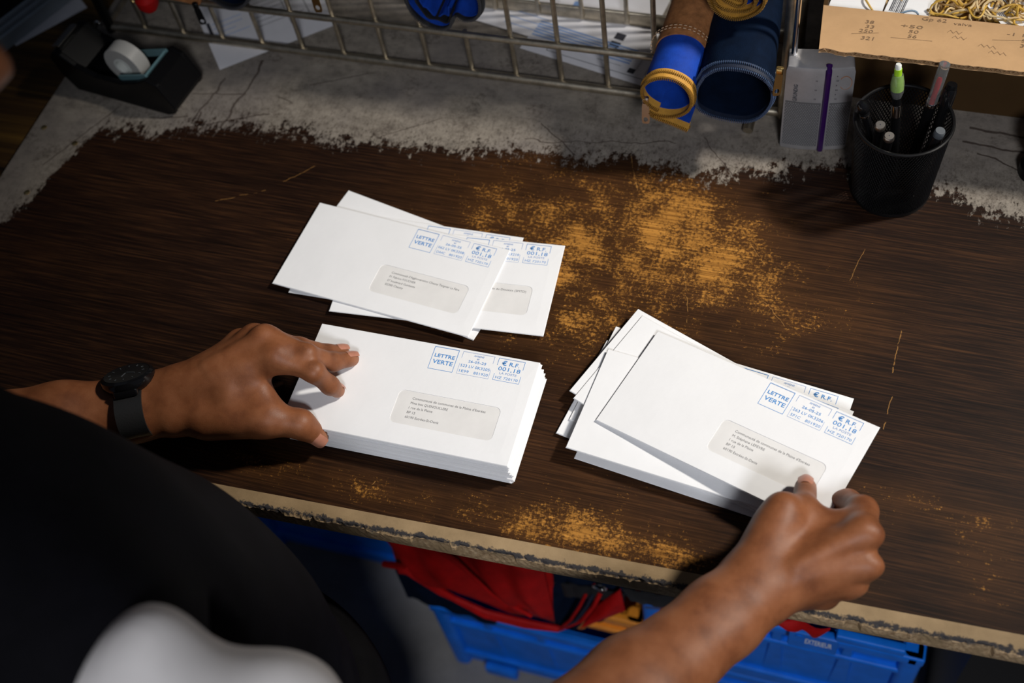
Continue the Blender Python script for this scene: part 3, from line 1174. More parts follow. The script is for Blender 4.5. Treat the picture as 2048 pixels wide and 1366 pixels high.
MB().lathe([(.010, -.010), (.013, -.010), (.013, .010), (.010, .010), (.010, -.010)], (.002, 0, .041), 28, Rm).build('hub', M['eraser'], t, True, local=True)
for sy in (-1, 1):
    MB().box((.030, sy * .0222, .0435), (.052, .0030, .0090), (0, D2R(-18), 0)).build('liner', M['teal_plastic'], t, local=True)
MB().box((.0515, 0, .0505), (.0030, .044, .0090), (0, D2R(24), 0)).build('liner', M['teal_plastic'], t, local=True)


# printed sheets
def sheet(name, label, corner, ang, wd, dp, z, rows, group=None, curl=0.0, mt='sheet'):
    """corner: near-left corner; rows: printed bars (u0, v0, u1, v1, material) in metres from it"""
    t = thing(name, label, 'paper', (corner[0], corner[1], z), group, (0, 0, ang))
    mb = MB()
    N = 14
    g = lambda u, v: curl * (math.sin(u / wd * 5) * .5 + .5) * math.sin(v / dp * PI)
    vs = [(u, v, g(u, v)) for v in arc(0, dp, N) for u in arc(0, wd, N)]
    vs += [(u, v, g(u, v) + .00025) for v in arc(0, dp, N) for u in arc(0, wd, N)]
    fs = []
    for j in range(N - 1):
        for i in range(N - 1):
            a = j * N + i
            fs.append((a, a + N, a + N + 1, a + 1))
            fs.append((N * N + a, N * N + a + 1, N * N + a + N + 1, N * N + a + N))
    mb.add(vs, fs)
    mb.build('page', M[mt], t, True, local=True)
    by = {}
    for u0, v0, u1, v1, k in rows:
        n_ = max(1, int((u1 - u0) / .012))
        m_ = by.setdefault(k, MB())
        us = arc(u0, u1, n_ + 1)
        m_.add([(u, v, g(u, v) + .0006) for v in (v0, v1) for u in us], [(i, i + 1, n_ + 1 + i + 1, n_ + 1 + i) for i in range(n_)])
    for k, m_ in by.items():
        m_.build('print', M[k], t, local=True)
    return t


def textrows(u0, v0, n, step, wmin, wmax, k, h=.0009):
    return [(u0, v0 + i * step, u0 + random.uniform(wmin, wmax), v0 + i * step + h, k) for i in range(n)]


G4 = 'papers lying under the wire rack'
sheet('printed_sheet', 'white printed sheet poking out under the left part of the wire rack', (-.748, .876), D2R(40), .150, .205, .0004,
      textrows(.012, .052, 4, .009, .02, .05, 'pale_blue_ink') + textrows(.062, .045, 6, .0085, .02, .07, 'grey_ink') + [(.006, .050, .010, .085, 'black_ink'), (.10, .03, .101, .09, 'grey_ink'), (.125, .035, .126, .10, 'grey_ink')], G4)
rows = textrows(.085, .030, 12, .0028, .055, .075, 'pale_blue_ink', .0008) + textrows(.02, .045, 3, .012, .03, .05, 'grey_ink')
sheet('printed_sheet', 'white form with a black ruled frame under the rack beside the blue pouch', (-.405, .969), D2R(-12.8), .205, .060, .0004,
      [(.03, .008, .19, .0087, 'black_ink'), (.03, .008, .0307, .03, 'black_ink'), (.09, .018, .12, .0186, 'grey_ink'), (.13, .012, .138, .05, 'black_ink'), (.15, .016, .18, .0165, 'black_ink'), (.15, .04, .18, .0405, 'black_ink'),
       (.15, .016, .1505, .04, 'black_ink'), (.195, .012, .2, .05, 'black_ink')], G4)
sheet('printed_sheet', 'white sheet with a pale blue printed block under the middle of the rack', (-.505, 1.012), D2R(-13), .245, .060, .0014,
      textrows(.07, .010, 3, .010, .04, .06, 'pale_blue_ink') + [(.11, .004 + .0042 * i, .235, .0052 + .0042 * i + .0009, 'pale_blue_ink') for i in range(6)] + [(.20, .034, .212, .044, 'black_ink'), (.20, .020, .212, .030, 'black_ink')], G4, .0015)
sheet('printed_sheet', 'closely lined sheet lying behind the back rail of the rack', (-.500, 1.040), D2R(-8), .24, .115, .0004,
      textrows(.01, .006, 9, .004, .10, .12, 'grey_ink', .0006) + [(.135, .0, .142, .09, 'pale_blue_ink')], G4, .001)

# ------------------------------------------------------------------ zipped pouches in the rack
def loft(prof, sc):
    return [(x * sc, z * sc) for x, z in prof]


def smooth_loop(pts, k=6):
    out = []
    n_ = len(pts)
    for i in range(n_ - 1):
        p0, p1, p2, p3 = pts[max(0, i - 1)], pts[i], pts[i + 1], pts[min(n_ - 1, i + 2)]
        for j in range(k):
            t_ = j / k
            out.append(tuple(.5 * (2 * p1[a] + (p2[a] - p0[a]) * t_ + (2 * p0[a] - 5 * p1[a] + 4 * p2[a] - p3[a]) * t_ ** 2 + (3 * p1[a] - p0[a] - 3 * p2[a] + p3[a]) * t_ ** 3) for a in (0, 1)))
    return out + [pts[-1]]


def spiral(r0, r1, a0, a1, n, wob=0.0):
    out = []
    for i in range(n):
        q = i / (n - 1)
        a = math.radians(a0 + (a1 - a0) * q)
        r = r0 + (r1 - r0) * q + wob * math.sin(a * 3.3)
        out.append((r * math.cos(a), r * math.sin(a)))
    return out


def pull_mb(at, dirv, side, L, wd, t_=.0012):
    """a zip puller: long rounded plate with a hole near its end"""
    d = Vector(dirv).normalized()
    s_ = Vector(side)
    s_ = (s_ - d * s_.dot(d)).normalized()
    nrm = d.cross(s_)
    out_, inn = [], []
    N = 24
    for i in range(N):
        a = 2 * PI * i / N
        wv = wd / 2 * (.80 + .20 * (.5 - .5 * math.cos(a)))
        out_.append((L / 2 - L / 2 * math.cos(a) ** 1 if False else L / 2 - (L / 2) * max(-1, min(1, 1.25 * math.cos(a))) , wv * max(-1, min(1, 1.25 * math.sin(a)))))
        inn.append((L * .80 - L * .11 * math.cos(a), wd * .27 * math.sin(a)))
    mb = MB()
    P = lambda q, h: Vector(at) + d * q[0] + s_ * q[1] + nrm * h
    vs = [P(q, -t_ / 2) for q in out_] + [P(q, -t_ / 2) for q in inn] + [P(q, t_ / 2) for q in out_] + [P(q, t_ / 2) for q in inn]
    fs = []
    for i in range(N):
        j = (i + 1) % N
        fs += [(i, j, N + j, N + i), (2 * N + j, 2 * N + i, 3 * N + i, 3 * N + j), (j, i, 2 * N + i, 2 * N + j), (N + i, N + j, 3 * N + j, 3 * N + i)]
    return mb.add(vs, fs)


def slider_mb(at, d):
    mb = MB()
    mb.rbox(Vector(at), (.007, .004, .008), .0018)
    return mb


def pouch(label, mouth, axis, prof, bands, zipm, teethm, pull=None, th=.0016, wob=.0, group='zipped pouches stored in the wire rack', teeth=True, flare=0.0):
    """bands: (part name, material, from, to, growth) measured back from the mouth"""
    ax_ = Vector(axis).normalized()
    mo = Vector(mouth)
    t = thing('zip_pouch', label, 'pouch', (mo.x, mo.y + .03, mo.z - .03), group)

    def warp(v, s, y):
        k = 1.0 + flare * max(0, 1 - y / .04)
        w_ = wob * math.sin(s * 23 + y * 60) * (1 if y < .06 else .4)
        return mo + Vector((v.x * k, 0, v.z * k)) + ax_ * y + Vector((w_, 0, w_ * .7))
    for nme, mt, a, b, gr in bands:
        P = loft(prof, 1 + gr)
        MB().ribbon(P, arc(a, b, max(2, int((b - a) / .006))), th, warp).build(nme, M[mt], t, True)
    if teeth:
        # teeth in two rows along the rim
        L = [0]
        for i in range(1, len(prof)):
            L.append(L[-1] + math.hypot(prof[i][0] - prof[i - 1][0], prof[i][1] - prof[i - 1][1]))
        mb = MB()
        for row, grow in ((.0, 1.0), (.0055, 1.062)):
            s_ = 0.0
            j = 0
            k = 0
            while s_ < L[-1]:
                while L[j + 1] < s_:
                    j += 1
                f_ = (s_ - L[j]) / (L[j + 1] - L[j])
                x = prof[j][0] + (prof[j + 1][0] - prof[j][0]) * f_
                z = prof[j][1] + (prof[j + 1][1] - prof[j][1]) * f_
                an_ = math.atan2(prof[j + 1][1] - prof[j][1], prof[j + 1][0] - prof[j][0])
                c = warp(Vector((x * grow, 0, z * grow)), s_ / L[-1], row) - ax_ * (.0010 if row == 0 else 0)
                mb.box(c, (.0009, .0026, .0030), Matrix.Rotation(-an_, 3, 'Y'))
                s_ += .0019
                k += 1
        o = mb.build('zip_teeth', M[teethm], t)
        o['kind'] = 'stuff'
    if pull:
        at, d, side, L_, w_, mm_ = pull
        pl_ = pull_mb(at, d, side, L_, w_).build('zip_pull', M[mm_], t, True)
        slider_mb(Vector(at) - Vector(d).normalized() * .003, d).build('zip_slider', M[mm_], pl_, True)
    return t


toward = Vector((.10, -.62, .40))
# blue and tan roll with the mustard zip
pr = spiral(.0200, .0262, 610, 236, 60)
pr += [(-.012, -.0285), (-.002, -.0325), (.010, -.0365), (.0200, -.0405)]
tp = pouch('rolled royal blue pouch with brown suede band and mustard zip, hanging over the rack', (-.2035, .834, .0970), (.07, 1, .14), loft(pr, 1.10),
      [('zip_tape', 'zip_gold', .0, .010, .02), ('canvas', 'canvas_blue', .008, .056, .0), ('suede_band', 'leather', .052, .150, .055)], 'zip_gold', 'teeth_gold',
      (V(1291, 205, .834), (0.02, -.15, -1), (1, .1, 0), .026, .0085, 'nickel'), th=.0022, wob=.0004)
mb = MB()
ax1 = Vector((.07, 1, .14)).normalized()
mo1 = Vector((-.2035, .834, .0970))
for row in (.0555, .0590, .130):
    for k in range(40):
        a0 = D2R(9 * k)
        p_ = [mo1 + Vector((.0312 * math.cos(a), 0, .0312 * math.sin(a))) + ax1 * row for a in (a0, a0 + D2R(2.5), a0 + D2R(5))]
        mb.tube(p_, .00045, 4)
o = mb.build('stitching', M['thread'], tp)
o['kind'] = 'stuff'
# navy pouch with open mouth
pr = [(-.030, .018), (-.036, .004), (-.037, -.012), (-.033, -.025), (-.020, -.0335), (0, -.0365), (.016, -.0335), (.028, -.024), (.0355, -.008), (.0365, .010), (.031, .024), (.018, .0325), (0, .0345), (-.018, .0305), (-.0295, .0195)]
prs = smooth_loop(pr, 5)
pouch('dark navy canvas pouch lying open beside the radio, gold zip pull at its side', (-.1385, .845, .0995), (-.10, 1, .05), prs,
      [('zip_tape', 'zip_navy', .0, .008, .015), ('canvas', 'canvas_navy', .006, .165, .0)], 'zip_navy', 'teeth_navy',
      (V(1559, 146, .834), (-.04, -.1, -1), (.9, .4, 0), .027, .0085, 'gold'), th=.0024, wob=.0006)
# roll on top with mustard spiral rim
pr = spiral(.0075, .0300, 1170, 150, 110, .0011)
pouch('tightly rolled royal blue pouch with spiral mustard zip on top of the navy one', V(1474, -8, .893), (-.05, 1, .10), pr,
      [('zip_tape', 'zip_gold', .0, .009, .01), ('canvas', 'canvas_blue', .007, .120, .0)], 'zip_gold', 'teeth_gold', None, th=.0022, wob=.0006)
# blue pouch with black zip
pr = [(.036, .034), (.0405, .018), (.0395, .0), (.032, -.0100), (.020, -.0130), (.011, -.0095), (.006, -.0150), (.002, -.0245), (-.008, -.0300), (-.022, -.0275), (-.033, -.0185), (-.0405, -.003), (-.0405, .018), (-.034, .034), (-.012, .042), (.012, .043), (.034, .0355)]
prs = smooth_loop(pr, 5)
mo = V(888, 16, .897)
tp = pouch('royal blue pouch with black zip edge hanging over the middle of the rack', mo, (0, 1, .10), prs,
           [('zip_tape', 'zip_black', .0, .012, .03), ('canvas', 'canvas_blue', .004, .115, .0)], 'zip_black', 'teeth_black', None, th=.0024, wob=.0008)
MB().ribbon(loft(prs[30:62], .80), arc(.004, .05, 6), .002, lambda v, s, y: mo + Vector((v.x, y, v.z + .002 * math.sin(s * 19)))).build('inner_fold', M['zip_black'], tp, True)
MB().ribbon(loft(prs[26:66], .66), arc(.008, .06, 6), .002, lambda v, s, y: mo + Vector((v.x - .003, y, v.z + .003 * math.sin(s * 24)))).build('lining', M['canvas_blue'], tp, True)
# dark pouch at the left
pr = spiral(.026, .0285, 480, 96, 50, .0008)
pouch('black pouch with silver zip pull at the left part of the rack', V(449, -22, .898), (0, 1, .08), pr,
      [('zip_tape', 'zip_black', .0, .010, .02), ('canvas', 'canvas_navy', .006, .11, .0)], 'zip_black', 'teeth_black',
      (V(393, 16, .893), (.10, -.1, -.9), (1, .3, 0), .022, .0085, 'black_metal'), th=.0024, wob=.0006)
# pouch above the frame whose gold pull hangs into it
pr = spiral(.0215, .0232, 480, 96, 50, .0006)
q = V(622, -78, .892)
pouch('navy pouch whose gold zip pull dangles over the white sheet', (-.630, q.y, q.z), (0, 1, .05), pr,
      [('zip_tape', 'zip_navy', .0, .010, .02), ('canvas', 'canvas_navy', .006, .11, .0)], 'zip_navy', 'teeth_navy',
      (V(624, -22, .886), (.06, -.12, -1), (1, .1, 0), .029, .0095, 'gold'), th=.0024, wob=.0006)
# leather-banded pouch at far left with red lining
pr = [(-.030, .026), (-.034, .010), (-.031, -.004), (-.015, -.008), (.010, -.010), (.030, -.012), (.034, .004), (.033, .022), (.020, .032), (-.010, .034), (-.029, .027)]
prs = smooth_loop(pr, 4)
mo = V(342, -14, .897)
tp = pouch('brown suede edged pouch with red lining near the left end of the rack', mo, (0, 1, .08), prs,
           [('suede_band', 'leather', .0, .05, .02), ('canvas', 'canvas_navy', .045, .11, .0)], 'zip_black', 'teeth_black',
           None, th=.0026, teeth=False)
MB().lathe([(.0, -.012), (.008, -.010), (.0125, -.003), (.013, .006), (.008, .012), (.0, .013)], V(295, 4, .885), 16).build('lining', M['bag_red'], tp, True)
q = V(268, -3, .885)
MB().tube([q + Vector((.0055 * math.cos(a), 0, .0065 * math.sin(a))) for a in arc(0, 2 * PI, 15)[:-1]], .0011, 6, True).build('zip_ring', M['gold'], tp, True)

# ------------------------------------------------------------------ radio
ra = D2R(8)
t = thing('pocket_radio', 'silver pocket radio with purple stripe standing beside the navy pouch', 'radio', (-.0625, .8915, 0), rot=(D2R(-4), 0, ra))
RW, RD, RH = .066, .027, .109
# bowed front, rounded top
mb = MB()
N = 12
loops = []
for z, sx, sy in ((0, .96, .92), (.004, 1, 1), (RH * .5, 1.0, 1.0), (RH - .006, .99, .99), (RH - .001, .95, .94), (RH, .90, .86)):
    L = []
    for i in range(N + 1):
        u = -1 + 2 * i / N
        L.append((u * RW / 2 * sx, (-RD / 2 - .004 * (1 - u * u)) * sy, z))
    for i in range(N + 1):
        u = 1 - 2 * i / N
        L.append((u * RW / 2 * sx * .97, (RD / 2) * sy, z))
    loops.append(L)
n = len(loops[0])
mb.add([p for l in loops for p in l], [(k * n + i, k * n + (i + 1) % n, (k + 1) * n + (i + 1) % n, (k + 1) * n + i) for k in range(len(loops) - 1) for i in range(n)] + [tuple(reversed(range(n))), tuple(range((len(loops) - 1) * n, len(loops) * n))])
mb.build('case', M['silver'], t, True, local=True)
yf = lambda x: -RD / 2 - .004 * (1 - (x / RW * 2) ** 2)
MB().tube([(.0075 + .0 * k, yf(.0075) - .0002, z) for k, z in enumerate(arc(.002, RH - .004, 8))] + [(.0075, yf(.0075) + .006, RH + .0004)], .0032, 8).build('stripe', M['purple'], t, True, local=True)
for a, b in ((-.0305, .0025), (.0125, .0315)):
    N_ = 8
    us = arc(a - .0008, b + .0008, N_)
    MB().add([(u, yf(u) - .0001, z_) for z_ in (.0066, .0655) for u in us], [(i, i + 1, N_ + i + 1, N_ + i) for i in range(N_ - 1)]).build('grille_panel', M['grille'], t, local=True)
    mb = MB()
    z = .008
    r = 0
    while z < .064:
        x = a + (.0012 if r % 2 else 0)
        while x < b:
            c = Vector((x, yf(x), z))
            mb.add([c + Vector((-.0009, 0, 0)), c + Vector((0, 0, -.0009)), c + Vector((.0009, 0, 0)), c + Vector((0, 0, .0009)), c + Vector((0, -.0007, 0))], [(0, 1, 4), (1, 2, 4), (2, 3, 4), (3, 0, 4)])
            x += .0024
        z += .0021
        r += 1
    o = mb.build('speaker_grille', M['silver'], t, local=True)
    o['kind'] = 'stuff'


def upright_text(s_, x, z, h, wd, rotate=True):
    m_ = text_mb([(s_, 0, 0, h, 'L', wd, True)])
    vs = []
    for a, b, _ in m_.v:
        px_, pz_ = (x - b, z + a) if rotate else (x + a, z + b)
        vs.append((px_, yf(px_) - .0003, pz_))
    return MB().add(vs, m_.f)


upright_text('GRUNDIG', -.0205, .066, .0040, .0215).build('lettering', M['black_ink'], t, local=True)
mb = MB()
for k in range(6):
    m_ = upright_text('- ' if k % 2 else '10', -.004, .070 + k * .0058, .0016, None, False)
    mb.add(m_.v, m_.f)
    m_ = upright_text('8' if k % 2 else '54', .0155, .070 + k * .0058, .0016, None, False)
    mb.add(m_.v, m_.f)
mb.build('tuning_scale', M['black_ink'], t, local=True)
mb = MB()
mb.add([(.0245 + .0062 * math.cos(a), yf(.0245) - .0006, .091 + .0085 * math.sin(a)) for a in arc(0, 2 * PI, 25)[:-1]], [tuple(range(24))])
o = mb.build('sticker', M['leather'], t, local=True)
MB().add([(.0245 + .0056 * math.cos(a), yf(.0245) - .0008, .091 + .0078 * math.sin(a)) for a in arc(0, 2 * PI, 25)[:-1]], [tuple(range(24))]).build('sticker_face', M['silver'], o, local=True)
MB().tube([(-.026, .004, RH - .004), (-.026, .006, RH + .05), (-.026, .010, RH + .15)], [.0030, .0028, .0022], 10).build('antenna', M['chrome'], t, True, local=True)

# ------------------------------------------------------------------ pen cup and pens
CC = Vector((.0225, .841, 0))
t = thing('pen_cup', 'black wire-mesh pen cup at the right of the workbench', 'pen cup', CC)
mb = MB()
NA, NZ = 84, 30
r0, r1, z0, z1 = .0385, .0445, .004, .098


def cp(i, j):
    a = 2 * PI * (i + (.5 if j % 2 else 0)) / NA
    q = j / NZ
    r = r0 + (r1 - r0) * q
    return Vector((r * math.cos(a), r * math.sin(a), z0 + (z1 - z0) * q))


def strip(mb, a, b, w_):
    d = (b - a).normalized()
    o_ = Vector((a.x, a.y, 0)).normalized()
    s_ = d.cross(o_).normalized() * w_ / 2
    k = o_ * w_ * .35
    mb.add([a - s_ - k, a + s_ - k, a + k, b - s_ - k, b + s_ - k, b + k], [(0, 3, 5, 2), (2, 5, 4, 1), (1, 4, 3, 0)])


for j in range(NZ):
    for i in range(NA):
        a = cp(i, j)
        strip(mb, a, cp(i + (0 if j % 2 == 0 else 1), j + 1), .0011)
        strip(mb, a, cp(i + (-1 if j % 2 == 0 else 0), j + 1), .0011)
o = mb.build('mesh_wall', M['black_metal'], t, local=True)
o['kind'] = 'stuff'
MB().tube([(.0447 * math.cos(a), .0447 * math.sin(a), .0985) for a in arc(0, 2 * PI, 49)[:-1]], .0018, 8, True).build('rim', M['black_metal'], t, True, local=True)
MB().lathe([(.0, .0), (.0385, .0), (.0392, .002), (.0388, .005), (.0380, .005), (.0375, .0015), (.0, .0015)], (0, 0, 0), 48).build('base', M['black_metal'], t, True, local=True)


def stick(name, label, foot, head, prof_parts, group='pens standing in the wire cup'):
    """prof_parts: (part, material, [(radius, fraction along)])"""
    a, b = Vector(foot), Vector(head)
    L = (b - a).length
    q = (b - a).to_track_quat('Z', 'Y')
    t = thing(name, label, 'pen', a, group, q.to_euler())
    for nme, mt, pf in prof_parts:
        MB().lathe([(r, f_ * L) for r, f_ in pf], (0, 0, 0), 16).build(nme, M[mt], t, True, local=True)
    return t


zf = .0035
stick('mechanical_pencil', 'black mechanical pencil with lime green end and white eraser', (CC.x + .002, CC.y + .000, zf), V(1797, 128, .862),
      [('barrel', 'black_plastic', [(.001, 0), (.0045, .05), (.0048, .62), (.0040, .80)]), ('collar', 'chrome', [(.0050, .60), (.0052, .61), (.0052, .665), (.0046, .69)]),
       ('sleeve', 'clear', [(.0040, .74), (.0062, .79), (.0064, .86), (.0050, .92)]), ('lime_core', 'lime', [(.0036, .75), (.0038, .90), (.0036, .965)]), ('eraser', 'eraser', [(.0030, .96), (.0030, .99), (.0022, 1.0)])])
stick('ballpoint_pen', 'black pen with a clear chrome-ringed top half under the cardboard flap', (CC.x + .014, CC.y + .014, zf), V(1890, 128, .875),
      [('barrel', 'black_plastic', [(.001, 0), (.0050, .05), (.0053, .66), (.0053, .68)]), ('clear_tube', 'clear', [(.0050, .66), (.0052, .92), (.0050, 1.0)]), ('ring', 'chrome', [(.0056, .655), (.0057, .66), (.0057, .68), (.0053, .685)]),
       ('refill', 'bag_red', [(.0015, .66), (.0015, .88), (.001, .9)])])
stick('ballpoint_pen', 'black pen with round glossy knob leaning out left of the pen cup', (CC.x - .010, CC.y + .018, zf), V(1722, 205, .836),
      [('barrel', 'black_gloss', [(.001, 0), (.0042, .06), (.0045, .84), (.0045, .86)]), ('knob', 'black_gloss', [(.0030, .86), (.0050, .89), (.0058, .93), (.0048, .975), (.0020, 1.0)]), ('ring', 'chrome', [(.0047, .82), (.0049, .825), (.0049, .845), (.0046, .85)])])
for lb, px, py, fx_, fy_ in (('slim black pen with flat silver cap, upper of two in the cup', 1761, 249, -.020, .004), ('slim black pen with flat silver cap, lower of two in the cup', 1779, 271, -.014, -.014)):
    stick('capped_pen', lb, (CC.x + fx_, CC.y + fy_, zf), U(px, py, .106),
          [('barrel', 'black_plastic', [(.001, 0), (.0042, .05), (.0046, .93), (.0046, .95)]), ('cap_disc', 'nickel', [(.0047, .94), (.0052, .95), (.0052, .985), (.0042, 1.0)]), ('pin_hole', 'black_ink', [(.0006, .999), (.0006, 1.0015)])])
stick('capped_pen', 'thick black pen with grey knurled end on the right side of the cup', (CC.x + .018, CC.y - .010, zf), U(1881, 261, .104),
      [('barrel', 'black_gloss', [(.001, 0), (.0060, .05), (.0064, .90), (.0058, .93)]), ('knurled_end', 'dial', [(.0044, .92), (.0052, .93), (.0052, .98), (.0044, 1.0)])])
stick('marker_pen', 'black marker with a clip leaning against the back of the cup', (CC.x + .026, CC.y + .004, zf), V(1905, 168, .872),
      [('barrel', 'black_plastic', [(.001, 0), (.0048, .05), (.0052, .98), (.0045, 1.0)]), ('clip', 'black_gloss', [(.0060, .80), (.0064, .82), (.0064, .93), (.0056, .96)])])

# turned wooden handle at the right border
q = U(2046, 347, 0)
t = thing('stamp_handle', 'brown turned wooden stamp handle at the right border', 'hand stamp', (.1585, .887, 0))
MB().lathe([(.018, 0), (.018, .012), (.016, .014)], (0, 0, 0), 24).build('base', M['black_plastic'], t, True, local=True)
MB().lathe([(.006, .013), (.007, .02), (.013, .032), (.0155, .045), (.013, .058), (.006, .066), (0, .067)], (0, 0, 0), 24).build('knob', M['beech'], t, True, local=True)

# ------------------------------------------------------------------ cardboard box of rubber bands
BX0, BX1, BY0, BY1, BZ = -.0725, .300, .957, 1.185, .118
t = thing('cardboard_box', 'brown cardboard box with handwritten sums on its folded-out front flap', 'box', ((BX0 + BX1) / 2, (BY0 + BY1) / 2, 0))
wt = .004
for c, s_ in ((((BX0 + BX1) / 2, BY0 + wt / 2, BZ / 2), (BX1 - BX0, wt, BZ)), (((BX0 + BX1) / 2, BY1 - wt / 2, BZ / 2), (BX1 - BX0, wt, BZ)), ((BX0 + wt / 2, (BY0 + BY1) / 2, BZ / 2), (wt, BY1 - BY0 - 2 * wt, BZ)),
              ((BX1 - wt / 2, (BY0 + BY1) / 2, BZ / 2), (wt, BY1 - BY0 - 2 * wt, BZ))):
    MB().box(c, s_).build('wall', M['shade_toned_cardboard'], t)
MB().box(((BX0 + BX1) / 2, (BY0 + BY1) / 2, .003), (BX1 - BX0 - .01, BY1 - BY0 - .01, .005)).build('bottom', M['shade_toned_cardboard'], t)
A_, B_ = Vector((0, .8850, .1325)), Vector((0, .9585, .1195))
fd = (B_ - A_)
FL = fd.length
fv = fd.normalized()
fnn = Vector((1, 0, 0)).cross(fv)


def fl(u, v, h):
    return Vector((u, A_.y, A_.z)) + fv * v + fnn * h


FX0, FX1 = -.0660, .300
for nme, h0, h1 in (('liner', .0, .0006), ('liner', -.0042, -.0036)):
    mb = MB()
    N = 90
    us = arc(FX0, FX1, N)
    jit = [random.uniform(-.0007, .0007) + (.0022 if 62 < i < 68 and h0 == 0 else 0) + (.0016 * math.sin(i * .9) if i < 8 else 0) for i in range(N)]
    sk = [(-.0060 * v_ / FL) for v_ in (0, FL)]
    row = []
    for u, j_ in zip(us, jit):
        row.append((fl(u, j_, h0), fl(u + (sk[1] if u == us[0] else 0), FL, h0), fl(u, j_, h1), fl(u + (sk[1] if u == us[0] else 0), FL, h1)))
    mb.add([p for r in row for p in r], [f_ for i in range(N - 1) for f_ in ((4 * i, 4 * i + 1, 4 * i + 5, 4 * i + 4), (4 * i + 2, 4 * i + 6, 4 * i + 7, 4 * i + 3), (4 * i, 4 * i + 4, 4 * i + 6, 4 * i + 2), (4 * i + 1, 4 * i + 3, 4 * i + 7, 4 * i + 5))] +
           [(0, 2, 3, 1), (4 * N - 4, 4 * N - 3, 4 * N - 1, 4 * N - 2)])
    mb.build('flap_' + nme, M['cardboard'], t)
mb = MB()
N = 360
row = []
for i in range(N + 1):
    u = FX0 + .0005 + (FX1 - FX0 - .001) * i / N
    h = -.0018 + .00175 * math.sin(u / .0079 * 2 * PI)
    row.append((fl(u, .0008, h), fl(u, FL, h), fl(u, .0008, h - .0004), fl(u, FL, h - .0004)))
mb.add([p for r in row for p in r], [f_ for i in range(N) for f_ in ((4 * i, 4 * i + 1, 4 * i + 5, 4 * i + 4), (4 * i + 2, 4 * i + 6, 4 * i + 7, 4 * i + 3), (4 * i, 4 * i + 4, 4 * i + 6, 4 * i + 2))])
mb.build('flap_flute', M['cardboard'], t, True)
# pencil figures on the flap
PXM = .1948 / 405                                     # metres per photograph pixel along the flap


def note(items, nme):
    m_ = text_mb([(s_, 0 if False else x, y, h, 'L', wd, False) for s_, x, y, h, wd in items])
    return MB().add([fl(a + .12 * b, b, .0010) for a, b, _ in m_.v], m_.f)


fu = lambda px: FX0 + (px - 1645) * PXM
note([('38', fu(1709), .0505, .0055, .008), ('33', fu(1713), .0425, .0055, .008), ('250', fu(1704), .0345, .0055, .013), ('321', fu(1714), .0225, .0058, .0115),
      ('+50', fu(1778), .0505, .0055, .0205), ('50', fu(1797), .0420, .0055, .009), ('56', fu(1799), .0340, .0055, .008),
      ('Gp 62', fu(1812), .0660, .0060, .023), ('valva', fu(1874), .0640, .0045, .017), ('-1 10', fu(1978), .0560, .0050, .0225), ('58', fu(2008), .0470, .0050, .0080), ('33', fu(2008), .0385, .0050, .0080)], 'notes').build('pencil_sums', M['pencil'], t)
mb = MB()


def scrawl(pts, w_=.0004):
    for a, b in zip(pts, pts[1:]):
        m_ = line_mb(MB(), a, b, w_)
        mb.add([fl(x, y, .0010) for x, y, _ in m_.v], m_.f)


scrawl([(fu(1700), .0300), (fu(1752), .0365)])
scrawl([(fu(1776), .0310), (fu(1855), .0325)])
scrawl([(fu(1966), .0455), (fu(2040), .0510)])
for cx, cy, n_ in ((1895, .0520, 6), (1905, .0435, 6), (1955, .0345, 7), (1975, .0255, 7)):
    scrawl([(fu(cx + k * 5.5 - 14), cy + (.0025 if k % 2 else -.0020) - k * .0003) for k in range(n_)])
mb.build('scribbles', M['pencil'], t)

# labels lying among the bands
G5 = 'paper labels in the cardboard box'
for lb, px, py, z, a_, wd, dp, bars in (('white paper tag at the left end of the cardboard box', 1652, 26, .106, -6, .052, .05, 0), ('white barcode label between the rubber bands and paper tag', 1758, 44, .106, -10, .042, .05, 9),
                                       ('white barcode label at the right end among the rubber bands', 2012, 62, .107, 32, .05, .04, 12)):
    c = U(px, py, z)
    rows = [(.004 + .0016 * k, .018, .0046 + .0016 * k + random.choice((0, .0004)), .040, 'black_ink') for k in range(bars)]
    sheet('paper_label', lb, (c.x, c.y), D2R(a_), wd, dp, z, rows, G5, mt='paper')
# rubber bands: a filling heap, then single bands on top
G6 = 'rubber bands in the cardboard box'
shapes = []
for k, (mt, nme) in enumerate((('band_tan', 'tan'), ('band_yellow', 'golden yellow'), ('band_pale', 'pale beige'), ('band_tan', 'tan'), ('band_yellow', 'golden yellow'), ('band_pale', 'pale beige'), ('band_tan', 'tan'), ('band_yellow', 'golden yellow'), ('band_pale', 'pale beige'))):
    R_ = random.uniform(.013, .022)
    e_ = random.uniform(.45, .95)
    p1_, p2_, p3_ = (random.uniform(0, 6) for _ in range(3))
    pts = []
    for i in range(30):
        a = 2 * PI * i / 30
        r = R_ * (1 + .16 * math.sin(2 * a + p1_) + .12 * math.sin(3 * a + p2_))
        pts.append((r * math.cos(a), r * e_ * math.sin(a), .0035 * math.sin(2 * a + p3_) + .0025 * math.sin(3 * a + p1_)))
    me = MB().tube(pts, random.uniform(.00085, .0013), 5, True).mesh('rubber_band', True)
    me.materials.append(M[mt])
    shapes.append((me, nme))
heap = MB().box((.115, 1.05, .048), (.350, .165, .085))
tag(heap.build('rubber_band_bed', M['band_tan']), 'packed lower layer of tan rubber bands filling the box', 'rubber bands', G6, 'stuff')
